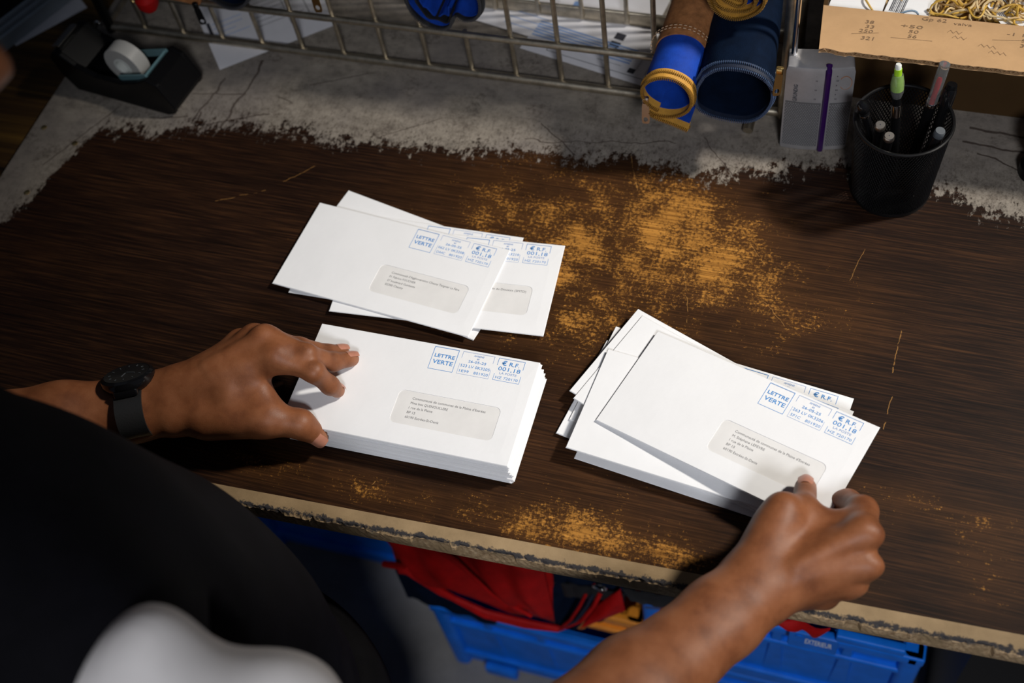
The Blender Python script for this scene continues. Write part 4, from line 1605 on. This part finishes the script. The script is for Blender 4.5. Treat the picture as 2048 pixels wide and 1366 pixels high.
for i in range(210):
    me, nme = shapes[i % 9]
    o = bpy.data.objects.new('rubber_band', me)
    COL.objects.link(o)
    q = random.random()
    x = random.uniform(.025, .205) if i > 26 else random.uniform(-.05, .03)
    y = random.uniform(.9805, 1.045)
    lay_ = i / 210
    o.location = (x, y, .095 + .017 * lay_ + random.uniform(-.001, .003))
    o.rotation_euler = (random.uniform(-.5, .5), random.uniform(-.5, .5), random.uniform(0, 6.28))
    tag(o, nme + ' rubber band in the tangled heap in the cardboard box', 'rubber band', G6)
me = MB().tube([(.016 * math.cos(a), .007 * math.sin(a), .002 * math.sin(2 * a)) for a in arc(0, 2 * PI, 25)[:-1]], .0011, 5, True).mesh('rubber_band', True)
me.materials.append(M['band_blue'])
o = bpy.data.objects.new('rubber_band', me)
COL.objects.link(o)
o.location = U(1806, 38, .112)
o.rotation_euler = (.1, 0, .6)
tag(o, 'single grey-blue rubber band on the barcode label', 'rubber band', G6)

# tray and sheet at the upper left, on the side table
t = thing('letter_tray', 'ribbed blue-grey letter tray at the upper left corner', 'tray', (-1.16, .97, -.010))
ang = math.atan2(.953 - .893, 1.031 * -1 + 1.064)
c0, c1 = U(-70, 125, .01), U(98, -2, .01)
d_ = (c1 - c0).normalized()
s_ = Vector((-d_.y, d_.x, 0))
for k, (off, h_) in enumerate(((.0, .010), (.0075, .014), (.0150, .018))):
    a, b = c0 + s_ * off, c1 + d_ * .12 + s_ * off
    mid = (a + b) / 2
    MB().box((mid.x, mid.y, -.010 + (h_ + .008) / 2), ((b - a).length, .0055, h_ + .008), (0, 0, math.atan2(d_.y, d_.x))).build('side_rib', M['grey_card'], t)
mid = (c0 + c1) / 2 + s_ * .085
MB().box((mid.x, mid.y, -.004), ((c1 - c0).length + .12, .13, .012), (0, 0, math.atan2(d_.y, d_.x))).build('floor_plate', M['black_plastic'], t)
q = U(32, 92, -.0095)
sheet('blank_sheet', 'white sheet of paper under the letter tray on the side table', (q.x, q.y), math.atan2(d_.y, d_.x) + D2R(-14), .10, .06, -.0098, [])

# ------------------------------------------------------------------ below the bench: crates and bags
def crate(label, x0, x1, y0, y1, z0, z1, mt, group='plastic crates under the workbench', plate=False):
    t = thing('plastic_crate', label, 'crate', ((x0 + x1) / 2, (y0 + y1) / 2, z0), group)
    cx, cy, w_, d_ = (x0 + x1) / 2, (y0 + y1) / 2, x1 - x0, y1 - y0
    h = z1 - z0
    th = .006
    MB().box((cx, cy, z0 + .006), (w_ - .03, d_ - .03, .012)).build('bottom', M[mt], t)
    for c, s_ in (((cx, y0 + .012, z0 + h / 2), (w_ - .03, th, h - .01)), ((cx, y1 - .012, z0 + h / 2), (w_ - .03, th, h - .01)), ((x0 + .012, cy, z0 + h / 2), (th, d_ - .03, h - .01)), ((x1 - .012, cy, z0 + h / 2), (th, d_ - .03, h - .01))):
        o = MB().box(c, s_).build('wall', M[mt], t)
    # outward rims
    for zz, hh, out in ((z1 - .010, .020, .0), (z1 - .060, .012, .004), (z0 + .05, .012, .006)):
        mb = MB()
        mb.rbox((cx, y0 + .005 + out / 2, zz), (w_ - out * 2, .012, hh), .003, ax=0)
        mb.rbox((cx, y1 - .005 - out / 2, zz), (w_ - out * 2, .012, hh), .003, ax=0)
        mb.rbox((x0 + .005 + out / 2, cy, zz), (.012, d_ - out * 2, hh), .003, ax=1)
        mb.rbox((x1 - .005 - out / 2, cy, zz), (.012, d_ - out * 2, hh), .003, ax=1)
        mb.build('rim', M[mt], t, True)
    for sx in (x0 + .012, x1 - .012):
        MB().rbox((sx, y0 + .012, z0 + h / 2), (.026, .026, h), .009).build('corner_post', M[mt], t, True)
    nr = max(3, int(w_ / .075))
    for k in range(1, nr):
        x = x0 + w_ * k / nr
        MB().add([(x - .004, y0 + .002, z1 - .02), (x + .004, y0 + .002, z1 - .02), (x + .012, y0 + .009, z0 + .05), (x - .012, y0 + .009, z0 + .05), (x - .012, y0 + .013, z1 - .02), (x + .012, y0 + .013, z1 - .02), (x + .014, y0 + .013, z0 + .05), (x - .014, y0 + .013, z0 + .05)],
                 [(0, 1, 2, 3), (0, 4, 5, 1), (1, 5, 6, 2), (0, 3, 7, 4)]).build('rib', M[mt], t)
    return t


c1_ = crate('blue plastic crate carrying the red bag under the bench', -.488, -.165, .517, .80, FLOOR, -.655, 'crate_blue')
MB().rbox((-.405, .513, FLOOR + .030), (.05, .014, .030), .005, ax=0).build('hook', M['crate_blue'], c1_, True)
crate('lower blue crate of the stack on the right under the bench', -.168 + .01, .150, .530, .80, FLOOR, -.665, 'crate_blue')
c2_ = crate('upper blue crate lettered EXTERIEUR at the right under the bench', -.172, .158, .520, .80, -.663, -.425, 'crate_blue')
pq = V(1590, 1272, .512)
pe = V(1662, 1290, .512)
mid = (pq + pe) / 2
o = MB().rbox((mid.x, .5135, mid.z), (.056, .010, .046), .003, ax=1).build('name_plate', M['crate_blue'], c2_, True)
m_ = text_mb([('EXTERIEUR', 0, 0, .0150, 'L', .0305, True)])
q = V(1609, 1286, .5080)
MB().add([(q.x + a, .5080, q.z + b) for a, b, _ in m_.v], m_.f).build('lettering', M['white_ink'], o)
q = V(1598, 1273, .5082)
MB().lathe([(.0, 0), (.0045, 0), (.0045, .0012), (0, .0012)], (q.x, .5085, q.z), 14, Matrix.Rotation(PI / 2, 3, 'X')).build('rivet', M['crate_blue'], o, True)
q = V(1740, 1290, .512)
MB().rbox((q.x, .514, q.z + .004), (.075, .012, .016), .003, ax=0).build('hinge_bar', M['crate_blue'], c2_, True)
tr = crate('orange plastic crate wedged between the blue crates', -.285, -.178, .535, .66, -.652, -.575, 'crate_orange')
crate('blue plastic crate on the floor far under the bench', -.86, -.52, .635, .86, FLOOR, -.70, 'crate_blue')

# red bag: folded cloth body with piping, navy lining and gusset
t = thing('red_bag', 'red cloth delivery bag with navy lining slumped on the blue crate', 'bag', (-.36, .60, -.65))


def cloth(mb, pts4, depth, fold, n=18, th=.0025):
    """a cloth panel over four corner points given clockwise from upper left, with folds"""
    a, b, c, d = (Vector(p) for p in pts4)
    vs = []
    for k in (0, 1):
        for j in range(n):
            for i in range(n):
                u, v = i / (n - 1), j / (n - 1)
                p = a * (1 - u) * (1 - v) + b * u * (1 - v) + c * u * v + d * (1 - u) * v
                q = fold(u, v)
                vs.append(p + Vector((0, -depth * math.sin(PI * u) * math.sin(PI * v) + q + k * th, 0)))
    fs = []
    for j in range(n - 1):
        for i in range(n - 1):
            e = j * n + i
            fs.append((e, e + n, e + n + 1, e + 1))
            e += n * n
            fs.append((e, e + 1, e + n + 1, e + n))
    bd = [i for i in range(n)] + [j * n + n - 1 for j in range(1, n)] + [(n - 1) * n + i for i in range(n - 2, -1, -1)] + [j * n for j in range(n - 2, 0, -1)]
    for x_, y_ in zip(bd, bd[1:] + bd[:1]):
        fs.append((x_, y_, y_ + n * n, x_ + n * n))
    mb.add(vs, fs)
    return mb


f1 = lambda u, v: .007 * math.sin(u * 9 + v * 4) * (1 - v * .5) + .004 * math.sin(u * 17 - v * 7)
cloth(MB(), [V(742, 1040, .52), V(1100, 1105, .53), V(1118, 1252, .512), V(800, 1140, .508)], .03, f1).build('front_panel', M['bag_red'], t, True)
cloth(MB(), [V(870, 1060, .51), V(1075, 1100, .51), V(1105, 1235, .492), V(1010, 1215, .492)], .016, lambda u, v: .004 * math.sin(u * 14)).build('flap', M['bag_red'], t, True)
for off in (0, 13):
    P_ = [V(768 + off, 1128 + off * .1, .502), V(800 + off, 1134, .498), V(880 + off * .4, 1184, .494), V(970, 1224 + off * .5, .494), V(1050, 1244 + off * .5, .494), V(1118, 1258, .498)]
    MB().tube(P_, .0045, 8).build('piping', M['bag_red'], t, True)
MB().tube([V(868, 1095, .50), V(920, 1130, .492), V(985, 1190, .486), V(1062, 1232, .486)], .0028, 8).build('seam', M['bag_red'], t, True)
cloth(MB(), [V(790, 1140, .515), V(1000, 1236, .512), V(990, 1252, .512), V(815, 1195, .515)], .006, lambda u, v: .002 * math.sin(u * 20)).build('lining', M['canvas_navy'], t, True)
cloth(MB(), [V(1095, 1100, .53), V(1252, 1170, .545), V(1245, 1225, .535), V(1115, 1262, .505)], -.01, lambda u, v: .006 * math.sin((u + v * .4) * 16)).build('gusset', M['canvas_navy'], t, True)
for k in range(3):
    MB().tube([V(1200 - 14 * k, 1188, .520), V(1188 - 14 * k, 1212, .512), V(1165 - 12 * k, 1240, .505), V(1120, 1258, .502)], .003 - .0004 * k, 6).build('piping', M['bag_red' if k % 2 == 0 else 'zip_navy'], t, True)
cloth(MB(), [V(1195, 1212, .515), V(1240, 1180, .52), V(1250, 1222, .515), V(1160, 1258, .50)], .008, lambda u, v: 0).build('side_panel', M['bag_red'], t, True)
cloth(MB(), [V(760, 1030, .56), V(1110, 1110, .56), V(1120, 1250, .56), V(800, 1145, .56)], .0, lambda u, v: 0, 6).build('back_panel', M['canvas_navy'], t, True)
MB().box((-.36, .60, -.62), (.20, .10, .06)).build('base_pad', M['canvas_navy'], t)

t = thing('navy_bag', 'navy and red bag with black zip and metal ring on the blue crates', 'bag', (-.10, .62, -.42))
cloth(MB(), [V(1075, 1120, .535), V(1420, 1190, .545), V(1360, 1205, .535), V(1100, 1168, .525)], .006, lambda u, v: .003 * math.sin(u * 20)).build('top_panel', M['canvas_navy'], t, True)
cloth(MB(), [V(1108, 1165, .522), V(1250, 1190, .522), V(1245, 1205, .522), V(1118, 1192, .522)], .003, lambda u, v: .001 * math.sin(u * 30)).build('zip_strip', M['zip_black'], t, True)
cloth(MB(), [V(1245, 1180, .513), V(1440, 1212, .513), V(1400, 1232, .512), V(1262, 1203, .512)], .004, lambda u, v: .001 * math.sin(u * 30)).build('zip_strip', M['zip_black'], t, True)
mb = MB()
for k in range(34):
    c = V(1292 + k * 3.2, 1214.5 + k * .30, .5085)
    mb.box(c, (.0010, .003, .0030))
o = mb.build('zip_teeth', M['teeth_black'], t)
o['kind'] = 'stuff'
cloth(MB(), [V(1270, 1180, .527), V(1430, 1190, .527), V(1390, 1255, .520), V(1335, 1250, .518)], .006, lambda u, v: .003 * math.sin(u * 13)).build('red_panel', M['bag_red'], t, True)
cloth(MB(), [V(1500, 1225, .505), V(1660, 1262, .505), V(1640, 1275, .503), V(1560, 1250, .503)], .004, lambda u, v: .003 * math.sin(u * 13)).build('red_strap', M['bag_red'], t, True)
q = V(1199, 1174, .513)
MB().tube([q + Vector((.008 * math.cos(a), 0, .0085 * math.sin(a))) for a in arc(0, 2 * PI, 21)[:-1]], .0017, 8, True).build('ring', M['chrome'], t, True)
MB().box((-.02, .66, -.398), (.24, .16, .046)).build('base_pad', M['canvas_navy'], t)

# ------------------------------------------------------------------ the worker
SHO_L, SHO_R = Vector((-.700, .205, .335)), U(345, 1455, .33)
ELB_L, ELB_R = U(-185, 915, .060), U(960, 1650, .135)


def chain(pts, rs, k=.006):
    return [('c', tuple(a), tuple(b), ra, rb, k) for a, b, ra, rb in zip(pts, pts[1:], rs, rs[1:])]


# --- left hand, palm down on the stack
STK = .0318
WL = U(338, 803, .050)
ST = U(276, 817, .050)
mI, mM, mR, mP = U(556, 712, .083), U(530, 679, .086), U(508, 676, .074), U(480, 684, .060)
lI = [mI, U(628, 744, .075), U(660, 771, .053), U(675, 781, STK + .0085)]
lM = [mM, U(613, 710, .080), U(665, 724, .054), U(703, 718, STK + .0085)]
lR = [mR, U(600, 695, .072), U(655, 706, .050), U(684, 703, STK + .0080)]
lP = [mP, U(560, 690, .060), U(600, 694, .048), U(622, 697, STK + .0075)]
tC, tM, tI, tT = U(420, 838, .044), U(540, 838, .048), U(600, 848, .0400), U(637, 873, .0235)
P = []
P += chain(lI, (.0115, .0095, .0083, .0070), .005)
P += chain(lM, (.0115, .0098, .0086, .0073), .005)
P += chain(lR, (.0110, .0092, .0080, .0070), .004)
P += chain(lP, (.0100, .0080, .0072, .0062), .004)
P += chain([tC, tM, tI, tT], (.0180, .0148, .0118, .0094), .011)
for m_, ra, rb in ((mI, .0185, .0125), (mM, .0190, .0120), (mR, .0180, .0115), (mP, .0165, .0105)):
    P.append(('c', tuple(WL + (m_ - WL) * .10), tuple(m_ + Vector((0, 0, -.003))), ra, rb, .014))
mid_ = (mI + mM + mR + mP) / 4
P.append(('c', tuple(WL + (mid_ - WL) * .25 + Vector((0, 0, -.006))), tuple(WL + (mid_ - WL) * .80 + Vector((0, 0, -.016))), .019, .017, .014))
# thumb ball and the web towards the index
P.append(('c', tuple(WL + Vector((.012, -.010, -.006))), tuple(tM * .8 + tC * .2), .018, .0135, .014))
P.append(('c', tuple(U(470, 790, .056)), tuple(U(515, 800, .053)), .0165, .0120, .014))
P.append(('c', tuple(U(500, 745, .068)), tuple(U(540, 815, .052)), .0110, .0085, .012))
# knuckles and tendons
P.append(('e', tuple(mI + Vector((-.001, -.001, .0050))), (.0085, .0085, .0075), None, .007))
P.append(('e', tuple(mM + Vector((-.001, 0, .0045))), (.0085, .0085, .0075), None, .007))
for m_ in (mI, mM):
    P.append(('c', tuple(WL + (m_ - WL) * .45 + Vector((0, 0, .0135))), tuple(m_ + Vector((0, 0, .0075))), .0030, .0036, .008))
for a, b, r in ((lI[1], lI[2], .0078), (lM[1], lM[2], .0080)):
    P.append(('e', tuple(a + Vector((.0, 0, .0022))), (r, r, r * .85), None, .006))
# forearm
fa = [WL, WL + (ST - WL) * .9, ST + (ELB_L - ST) * .35, ST + (ELB_L - ST) * .75, ELB_L]
for off, sc in ((Vector((.0, .010, .003)), 1.0), (Vector((.0, -.010, -.002)), 1.0)):
    P += chain([p + off * (1 if i < 2 else 1.2) for i, p in enumerate(fa)], [r * sc for r in (.0195, .0195, .0265, .0360, .0380)], .016)
HL = .0016
VL, FLc = blob(P, HL, k=.006, it=2)

# --- right hand, pinching the envelope
WR = U(1500, 1185, .066)
rI0, rM0, rR0, rP0 = U(1725, 1068, .083), U(1725, 1130, .070), U(1694, 1166, .055), U(1648, 1189, .042)
rI = [rI0, U(1725, 1022, .060), U(1696, 1004, .034), U(1648, 1008, .0215)]
rM = [rM0, U(1716, 1078, .038), U(1672, 1060, .020), U(1636, 1068, .0155)]
rR = [rR0, U(1690, 1125, .028), U(1652, 1105, .0150), U(1622, 1108, .0125)]
rP = [rP0, U(1650, 1158, .020), U(1622, 1142, .0125), U(1600, 1142, .0110)]
hC, hM, hI, hT = U(1520, 1120, .072), U(1566, 1022, .079), U(1607, 1016, .066), U(1611, 976, .0455)
Q = []
Q += chain(rI, (.0135, .0118, .0100, .0080), .006)
Q += chain(rM, (.0125, .0105, .0090, .0074), .004)
Q += chain(rR, (.0118, .0098, .0084, .0070), .004)
Q += chain(rP, (.0105, .0086, .0074, .0062), .004)
Q += chain([hC, hM, hI, hT], (.0170, .0140, .0105, .0092), .007)
for m_, ra, rb in ((rI0, .0195, .0125), (rM0, .0200, .0115), (rR0, .0185, .0108), (rP0, .0170, .0100)):
    Q.append(('c', tuple(WR + (m_ - WR) * .08), tuple(m_), ra, rb, .009))
Q.append(('c', tuple(U(1560, 1075, .066)), tuple(U(1640, 1075, .064)), .0185, .0150, .016))
Q.append(('c', tuple(U(1600, 1045, .062)), tuple(U(1680, 1050, .066)), .0115, .0115, .012))
Q.append(('c', tuple(U(1540, 1130, .062)), tuple(U(1610, 1130, .058)), .0200, .0180, .016))
Q.append(('c', tuple(U(1510, 1150, .066)), tuple(U(1550, 1060, .074)), .0185, .0150, .014))
for m_, hgt in ((rI0, .0065), (rM0, .0065), (rR0, .0050)):
    Q.append(('e', tuple(m_ + Vector((.0065, -.001, hgt * .7))), (.0098, .0088, .0088), None, .004))
for m_ in (rI0, rM0, rR0):
    Q.append(('c', tuple(WR + (m_ - WR) * .40 + Vector((.001, -.003, .0150))), tuple(m_ + Vector((0, -.001, .0075))), .0030, .0042, .008))
fb = [WR, WR + (ELB_R - WR) * .12, WR + (ELB_R - WR) * .45, WR + (ELB_R - WR) * .8, ELB_R]
pd = Vector((ELB_R.y - WR.y, -(ELB_R.x - WR.x), 0)).normalized()
for sg in (-1, 1):
    Q += chain([p + pd * sg * (.0095 if i < 2 else .0105) for i, p in enumerate(fb)], (.0205, .0205, .0285, .0355, .0370), .016)
VR, FR = blob(Q, HL, k=.006, it=2)

# --- rest of the body, hidden under the clothes or outside the photograph
NOSE = U(20, 106, .565)
face = Vector((.40, .80, -.45)).normalized()
HEAD = NOSE - face * .118 + Vector((0, 0, .012))
sidev = face.cross(Vector((0, 0, 1))).normalized()
upv = sidev.cross(face).normalized()
Rh = [[sidev[i], face[i], upv[i]] for i in range(3)]
hp = lambda s_, f_, u_: tuple(HEAD + sidev * s_ + face * f_ + upv * u_)
NECK = Vector((-.530, .180, .400))
B_ = [('e', hp(0, -.012, .030), (.076, .095, .088), Rh, .02), ('e', hp(0, .022, -.035), (.062, .070, .080), Rh, .02), ('e', hp(0, .060, -.092), (.024, .020, .018), Rh, .02),
      ('e', hp(0, .086, .030), (.048, .018, .014), Rh, .012), ('c', hp(0, .090, .016), hp(0, .112, -.016), .009, .0125, .009), ('e', hp(.013, .100, -.018), (.009, .010, .008), Rh, .006), ('e', hp(-.013, .100, -.018), (.009, .010, .008), Rh, .006),
      ('e', hp(0, .086, -.046), (.024, .012, .0065), Rh, .004), ('e', hp(0, .083, -.058), (.021, .012, .0070), Rh, .004), ('e', hp(.040, .060, -.014), (.022, .022, .018), Rh, .015), ('e', hp(-.040, .060, -.014), (.022, .022, .018), Rh, .015),
      ('e', hp(.080, -.008, -.010), (.008, .018, .030), Rh, .006), ('e', hp(-.080, -.008, -.010), (.008, .018, .030), Rh, .006),
      ('c', hp(0, -.030, -.060), tuple(NECK), .054, .058, .02),
      ('c', tuple(NECK), tuple(SHO_L), .048, .044, .03), ('c', tuple(NECK), tuple(SHO_R), .048, .044, .03),
      ('e', (-.530, .150, .225), (.150, .085, .140), None, .03), ('e', (-.515, .185, .02), (.130, .085, .18), None, .03), ('e', (-.515, .205, -.10), (.125, .085, .09), None, .03)]
for a, b in ((SHO_L, ELB_L), (SHO_R, ELB_R)):
    B_ += chain([a, a + (b - a) * .5, b], (.050, .046, .0395), .02)
for a, b, c in (((-.455, .232, -.14), (-.45, .245, -.50), (-.45, .20, -.86)), ((-.612, .225, -.14), (-.635, .275, -.50), (-.645, .22, -.86))):
    B_ += chain([a, b, c], (.072, .055, .040), .02)
    B_.append(('c', (c[0], c[1] - .015, FLOOR + .038), (c[0] + .010, c[1] + .13, FLOOR + .030), .026, .018, .02))
VB, FB = blob(B_, .0062, k=.02, it=1)


def touch(V_, pts, r, soft):
    d = np.full(len(V_), 9.0)
    for p in pts:
        d = np.minimum(d, np.linalg.norm(V_ - np.array(p)[None], axis=1))
    return np.clip((r - d) / soft, 0, 1)


palm = np.concatenate([touch(VL, [tuple(x[-1] - Vector((0, 0, .007))) for x in (lI, lM, lR, lP)] + [tuple(tT - Vector((0, 0, .004)))], .016, .012) * .75,
                       touch(VR, [tuple(hT), tuple(rI[1] - Vector((.004, 0, .012))), tuple(rI[2])], .016, .012) * .6, np.zeros(len(VB))])
# undersides are paler: the palm side of every finger
uz = Vector((0, 0, .008))
cr = np.concatenate([touch(VL, [tuple(p + uz) for f_ in (lI, lM, lR) for p in f_[1:3]] + [tuple(tI + uz * 1.1)], .0075, .006) * .8,
                     touch(VR, [tuple(hI + uz), tuple(rI[1] + uz)], .0085, .007) * .7, np.zeros(len(VB))])
VV = np.concatenate([VL, VR, VB])
FF = np.concatenate([FLc, FR + len(VL), FB + len(VL) + len(VR)])
person = thing('person', 'person in a black vest sorting envelopes, seen over the right shoulder', 'person', (-.53, .20, FLOOR))
me = np_mesh('body', VV, FF)
at = me.attributes.new('palm', 'FLOAT', 'POINT')
at.data.foreach_set('value', palm.astype(np.float32))
at = me.attributes.new('crease', 'FLOAT', 'POINT')
at.data.foreach_set('value', cr.astype(np.float32))
link('body', me, M['skin'], person)


def nail(c, along, up, L, wd, parent):
    al = Vector(along).normalized()
    u = (Vector(up) - al * Vector(up).dot(al)).normalized()
    s_ = al.cross(u)
    mb = MB()
    N, K = 9, 7
    vs = []
    for j in range(K):
        for i in range(N):
            a, b = -1 + 2 * i / (N - 1), -1 + 2 * j / (K - 1)
            shp = math.sqrt(max(0, 1 - abs(b) ** 4 * .35))
            vs.append(Vector(c) + s_ * (a * wd / 2 * shp) + al * (b * L / 2) + u * (-(a * a) * wd * .20 - max(0, b) ** 2 * L * .06))
    mb.add(vs, [(j * N + i, j * N + i + 1, (j + 1) * N + i + 1, (j + 1) * N + i) for j in range(K - 1) for i in range(N - 1)])
    return mb.build('fingernail', M['nail'], parent, True)


def on_tip(ch, rad, up, back=.001, L=.0125, wd=.0105, lift=1.10):
    d = (ch[-1] - ch[-2]).normalized()
    u = (Vector(up) - d * Vector(up).dot(d)).normalized()
    nail(ch[-1] - d * back + u * rad * lift, d, u, L, wd, person)


on_tip(lI, .0070, (0, .3, 1))
on_tip(lM, .0073, (0, .3, 1))
on_tip(lR, .0070, (0, .3, 1))
on_tip([tI, tT], .0092, (.35, -.75, .60), back=.0005, L=.0150, wd=.0135)
on_tip([hI, hT], .0092, (-.1, .1, 1), back=.0, L=.0145, wd=.0130)

# --- clothes
def folds(amp, fx_, fy_, fz_, ph):
    return lambda X, Y, Z: amp * (np.sin(X * fx_ + 1.3 * np.sin(Z * fz_ * .6 + ph)) * np.sin(Y * fy_ + ph) + .6 * np.sin(Z * fz_ + X * fx_ * .7 + ph * 2))


vest = [('e', (-.520, .166, .232), (.205, .128, .190), None, .05), ('e', (-.505, .200, .08), (.180, .130, .19), None, .05), ('e', (-.515, .205, -.08), (.172, .125, .10), None, .05),
        ('c', tuple(NECK + Vector((0, -.01, -.008))), tuple(SHO_L + Vector((.035, 0, .012))), .072, .064, .05), ('c', tuple(NECK + Vector((0, -.01, -.008))), tuple(SHO_R + Vector((-.055, .012, .004))), .072, .062, .05),
        ('c', (-.53, .165, .425), (-.53, .16, .36), .070, .080, .03)]
arm_r, arm_l = (SHO_R, ELB_R), (SHO_L, ELB_L)


def hollow(X, Y, Z):
    """arm holes: cut away the cloth in front of the sleeve"""
    d = 9.0
    for (a, b), s_ in ((arm_r, 1), (arm_l, -1)):
        dr = (b - a).normalized()
        t_ = (X - a.x) * dr.x + (Y - a.y) * dr.y + (Z - a.z) * dr.z
        q = np.sqrt(np.maximum((X - a.x) ** 2 + (Y - a.y) ** 2 + (Z - a.z) ** 2 - t_ ** 2, 0))
        d = np.minimum(d, np.maximum(q - .085, .012 - t_))
    return -d


VV_, FF_ = blob(vest, .0055, k=.05, it=1, disp=folds(.0035, 26, 31, 22, .4), cut=lambda X, Y, Z: np.maximum(hollow(X, Y, Z), np.sqrt((X + .53) ** 2 + (Y - .185) ** 2 + (Z - .52) ** 2) - 9))
link('vest', np_mesh('vest', VV_, FF_), M['vest'], person)
slv = []
for a, b in (arm_r, arm_l):
    e = a + (b - a) * .22
    slv += [('c', tuple(a + (b - a) * -.05), tuple(e), .061, .060, .02)]
    VV_, FF_ = blob([slv[-1]], .0042, k=.02, it=1, disp=folds(.0065, 60, 44, 38, 1.1))
    link('sleeve', np_mesh('sleeve', VV_, FF_), M['shirt'], person)
tro = [('e', (-.515, .215, -.16), (.168, .125, .14), None, .04)]
for a, b, c in (((-.455, .235, -.14), (-.450, .245, -.50), (-.45, .20, -.845)), ((-.615, .225, -.14), (-.635, .275, -.50), (-.645, .22, -.845))):
    tro += chain([a, b, c], (.100, .076, .066), .03)
VV_, FF_ = blob(tro, .0065, k=.03, it=1, disp=folds(.004, 30, 33, 17, 2.0))
link('trousers', np_mesh('trousers', VV_, FF_), M['trouser'], person)
for c in ((-.45, .20), (-.645, .22)):
    sh_ = [('c', (c[0], c[1] - .03, FLOOR + .045), (c[0] + .012, c[1] + .16, FLOOR + .034), .046, .034, .03)]
    VV_, FF_ = blob(sh_, .005, it=1, cut=lambda X, Y, Z: (FLOOR + .002 - Z) + 0 * X + 0 * Y)
    link('shoe', np_mesh('shoe', VV_, FF_), M['black_plastic'], person)
hr = [('e', hp(0, -.022, .046), (.084, .098, .088), Rh, .02), ('e', hp(0, -.060, .0), (.076, .060, .075), Rh, .02)]
VV_, FF_ = blob(hr, .004, it=1, disp=lambda X, Y, Z: .0015 * np.sin(X * 700) * np.sin(Y * 650) * np.sin(Z * 720),
                cut=lambda X, Y, Z: (X - HEAD.x) * face.x + (Y - HEAD.y) * face.y + (Z - HEAD.z) * face.z - .048 - .6 * np.maximum(0, (X - HEAD.x) * upv.x + (Y - HEAD.y) * upv.y + (Z - HEAD.z) * upv.z - .03))
link('hair', np_mesh('hair', VV_, FF_), M['hair'], person)
for s_ in (-1, 1):
    MB().lathe([(0, -.011), (.007, -.009), (.011, -.003), (.0115, .0), (.011, .003), (.007, .009), (0, .011)], hp(s_ * .031, .0715, .006), 14).build('eye', M['sheet'], person, True)

# --- watch on the left wrist
axis = (WL - ELB_L).normalized()
wc = ST + Vector((0, 0, 0))
t = thing('wristwatch', 'black smartwatch with black strap on the left wrist', 'watch', tuple(wc))
up0 = Vector((0, .78, 1))
wu = (up0 - axis * up0.dot(axis)).normalized()
wv = axis.cross(wu)
mb = MB()
N = 40
ring = []
for i in range(N):
    a = 2 * PI * i / N
    ru, rv = .0245, .0340
    ring.append(wc + Vector((0, 0, .0005)) + wu * (ru * math.cos(a)) + wv * (rv * math.sin(a)))
vs = []
for w_, e in ((-.0125, .0), (-.0125, .0022), (.0125, .0022), (.0125, .0)):
    for i, p in enumerate(ring):
        o_ = (p - wc).normalized()
        vs.append(p + axis * w_ + o_ * e)
fs = [(k * N + i, k * N + (i + 1) % N, ((k + 1) % 4) * N + (i + 1) % N, ((k + 1) % 4) * N + i) for k in range(4) for i in range(N)]
mb.add(vs, fs).build('strap', M['strap'], t, True)
Rw = Matrix((tuple(axis), tuple(wv), tuple(wu))).transposed()
fc_ = wc + wu * .0275 + wv * 0
MB().lathe([(0, -.003), (.0215, -.003), (.0240, .0), (.0250, .004), (.0240, .0075), (.0215, .0090), (.0208, .0086), (0, .0086)], fc_, 40, Rw).build('case', M['black_gloss'], t, True)
MB().lathe([(0, .0086), (.0206, .0086), (.0206, .0090), (0, .0092)], fc_, 40, Rw).build('screen', M['screen'], t, True)
mb = MB()
for k in range(12):
    a = 2 * PI * k / 12
    c = fc_ + Rw @ Vector((.0155 * math.cos(a), .0155 * math.sin(a), .0094))
    mb.box(c, (.0022, .0006, .0003), Rw @ Matrix.Rotation(a, 3, 'Z'))
mb.box(fc_ + Rw @ Vector((.004, .001, .0094)), (.009, .0008, .0003), Rw @ Matrix.Rotation(.5, 3, 'Z'))
mb.box(fc_ + Rw @ Vector((-.002, .004, .0094)), (.0010, .008, .0003), Rw @ Matrix.Rotation(.3, 3, 'Z'))
mb.build('dial_marks', M['dial'], t)
for sg in (-1, 1):
    MB().rbox(fc_ + axis * 0 + wv * sg * .0205 + wu * -.002, (.022, .008, .006), .002, Rw).build('lug', M['black_gloss'], t, True)
MB().tube([fc_ + axis * .021 + wv * .003 + wu * .003, fc_ + axis * .0245 + wv * .003 + wu * .003], .0022, 10).build('crown', M['black_gloss'], t, True)
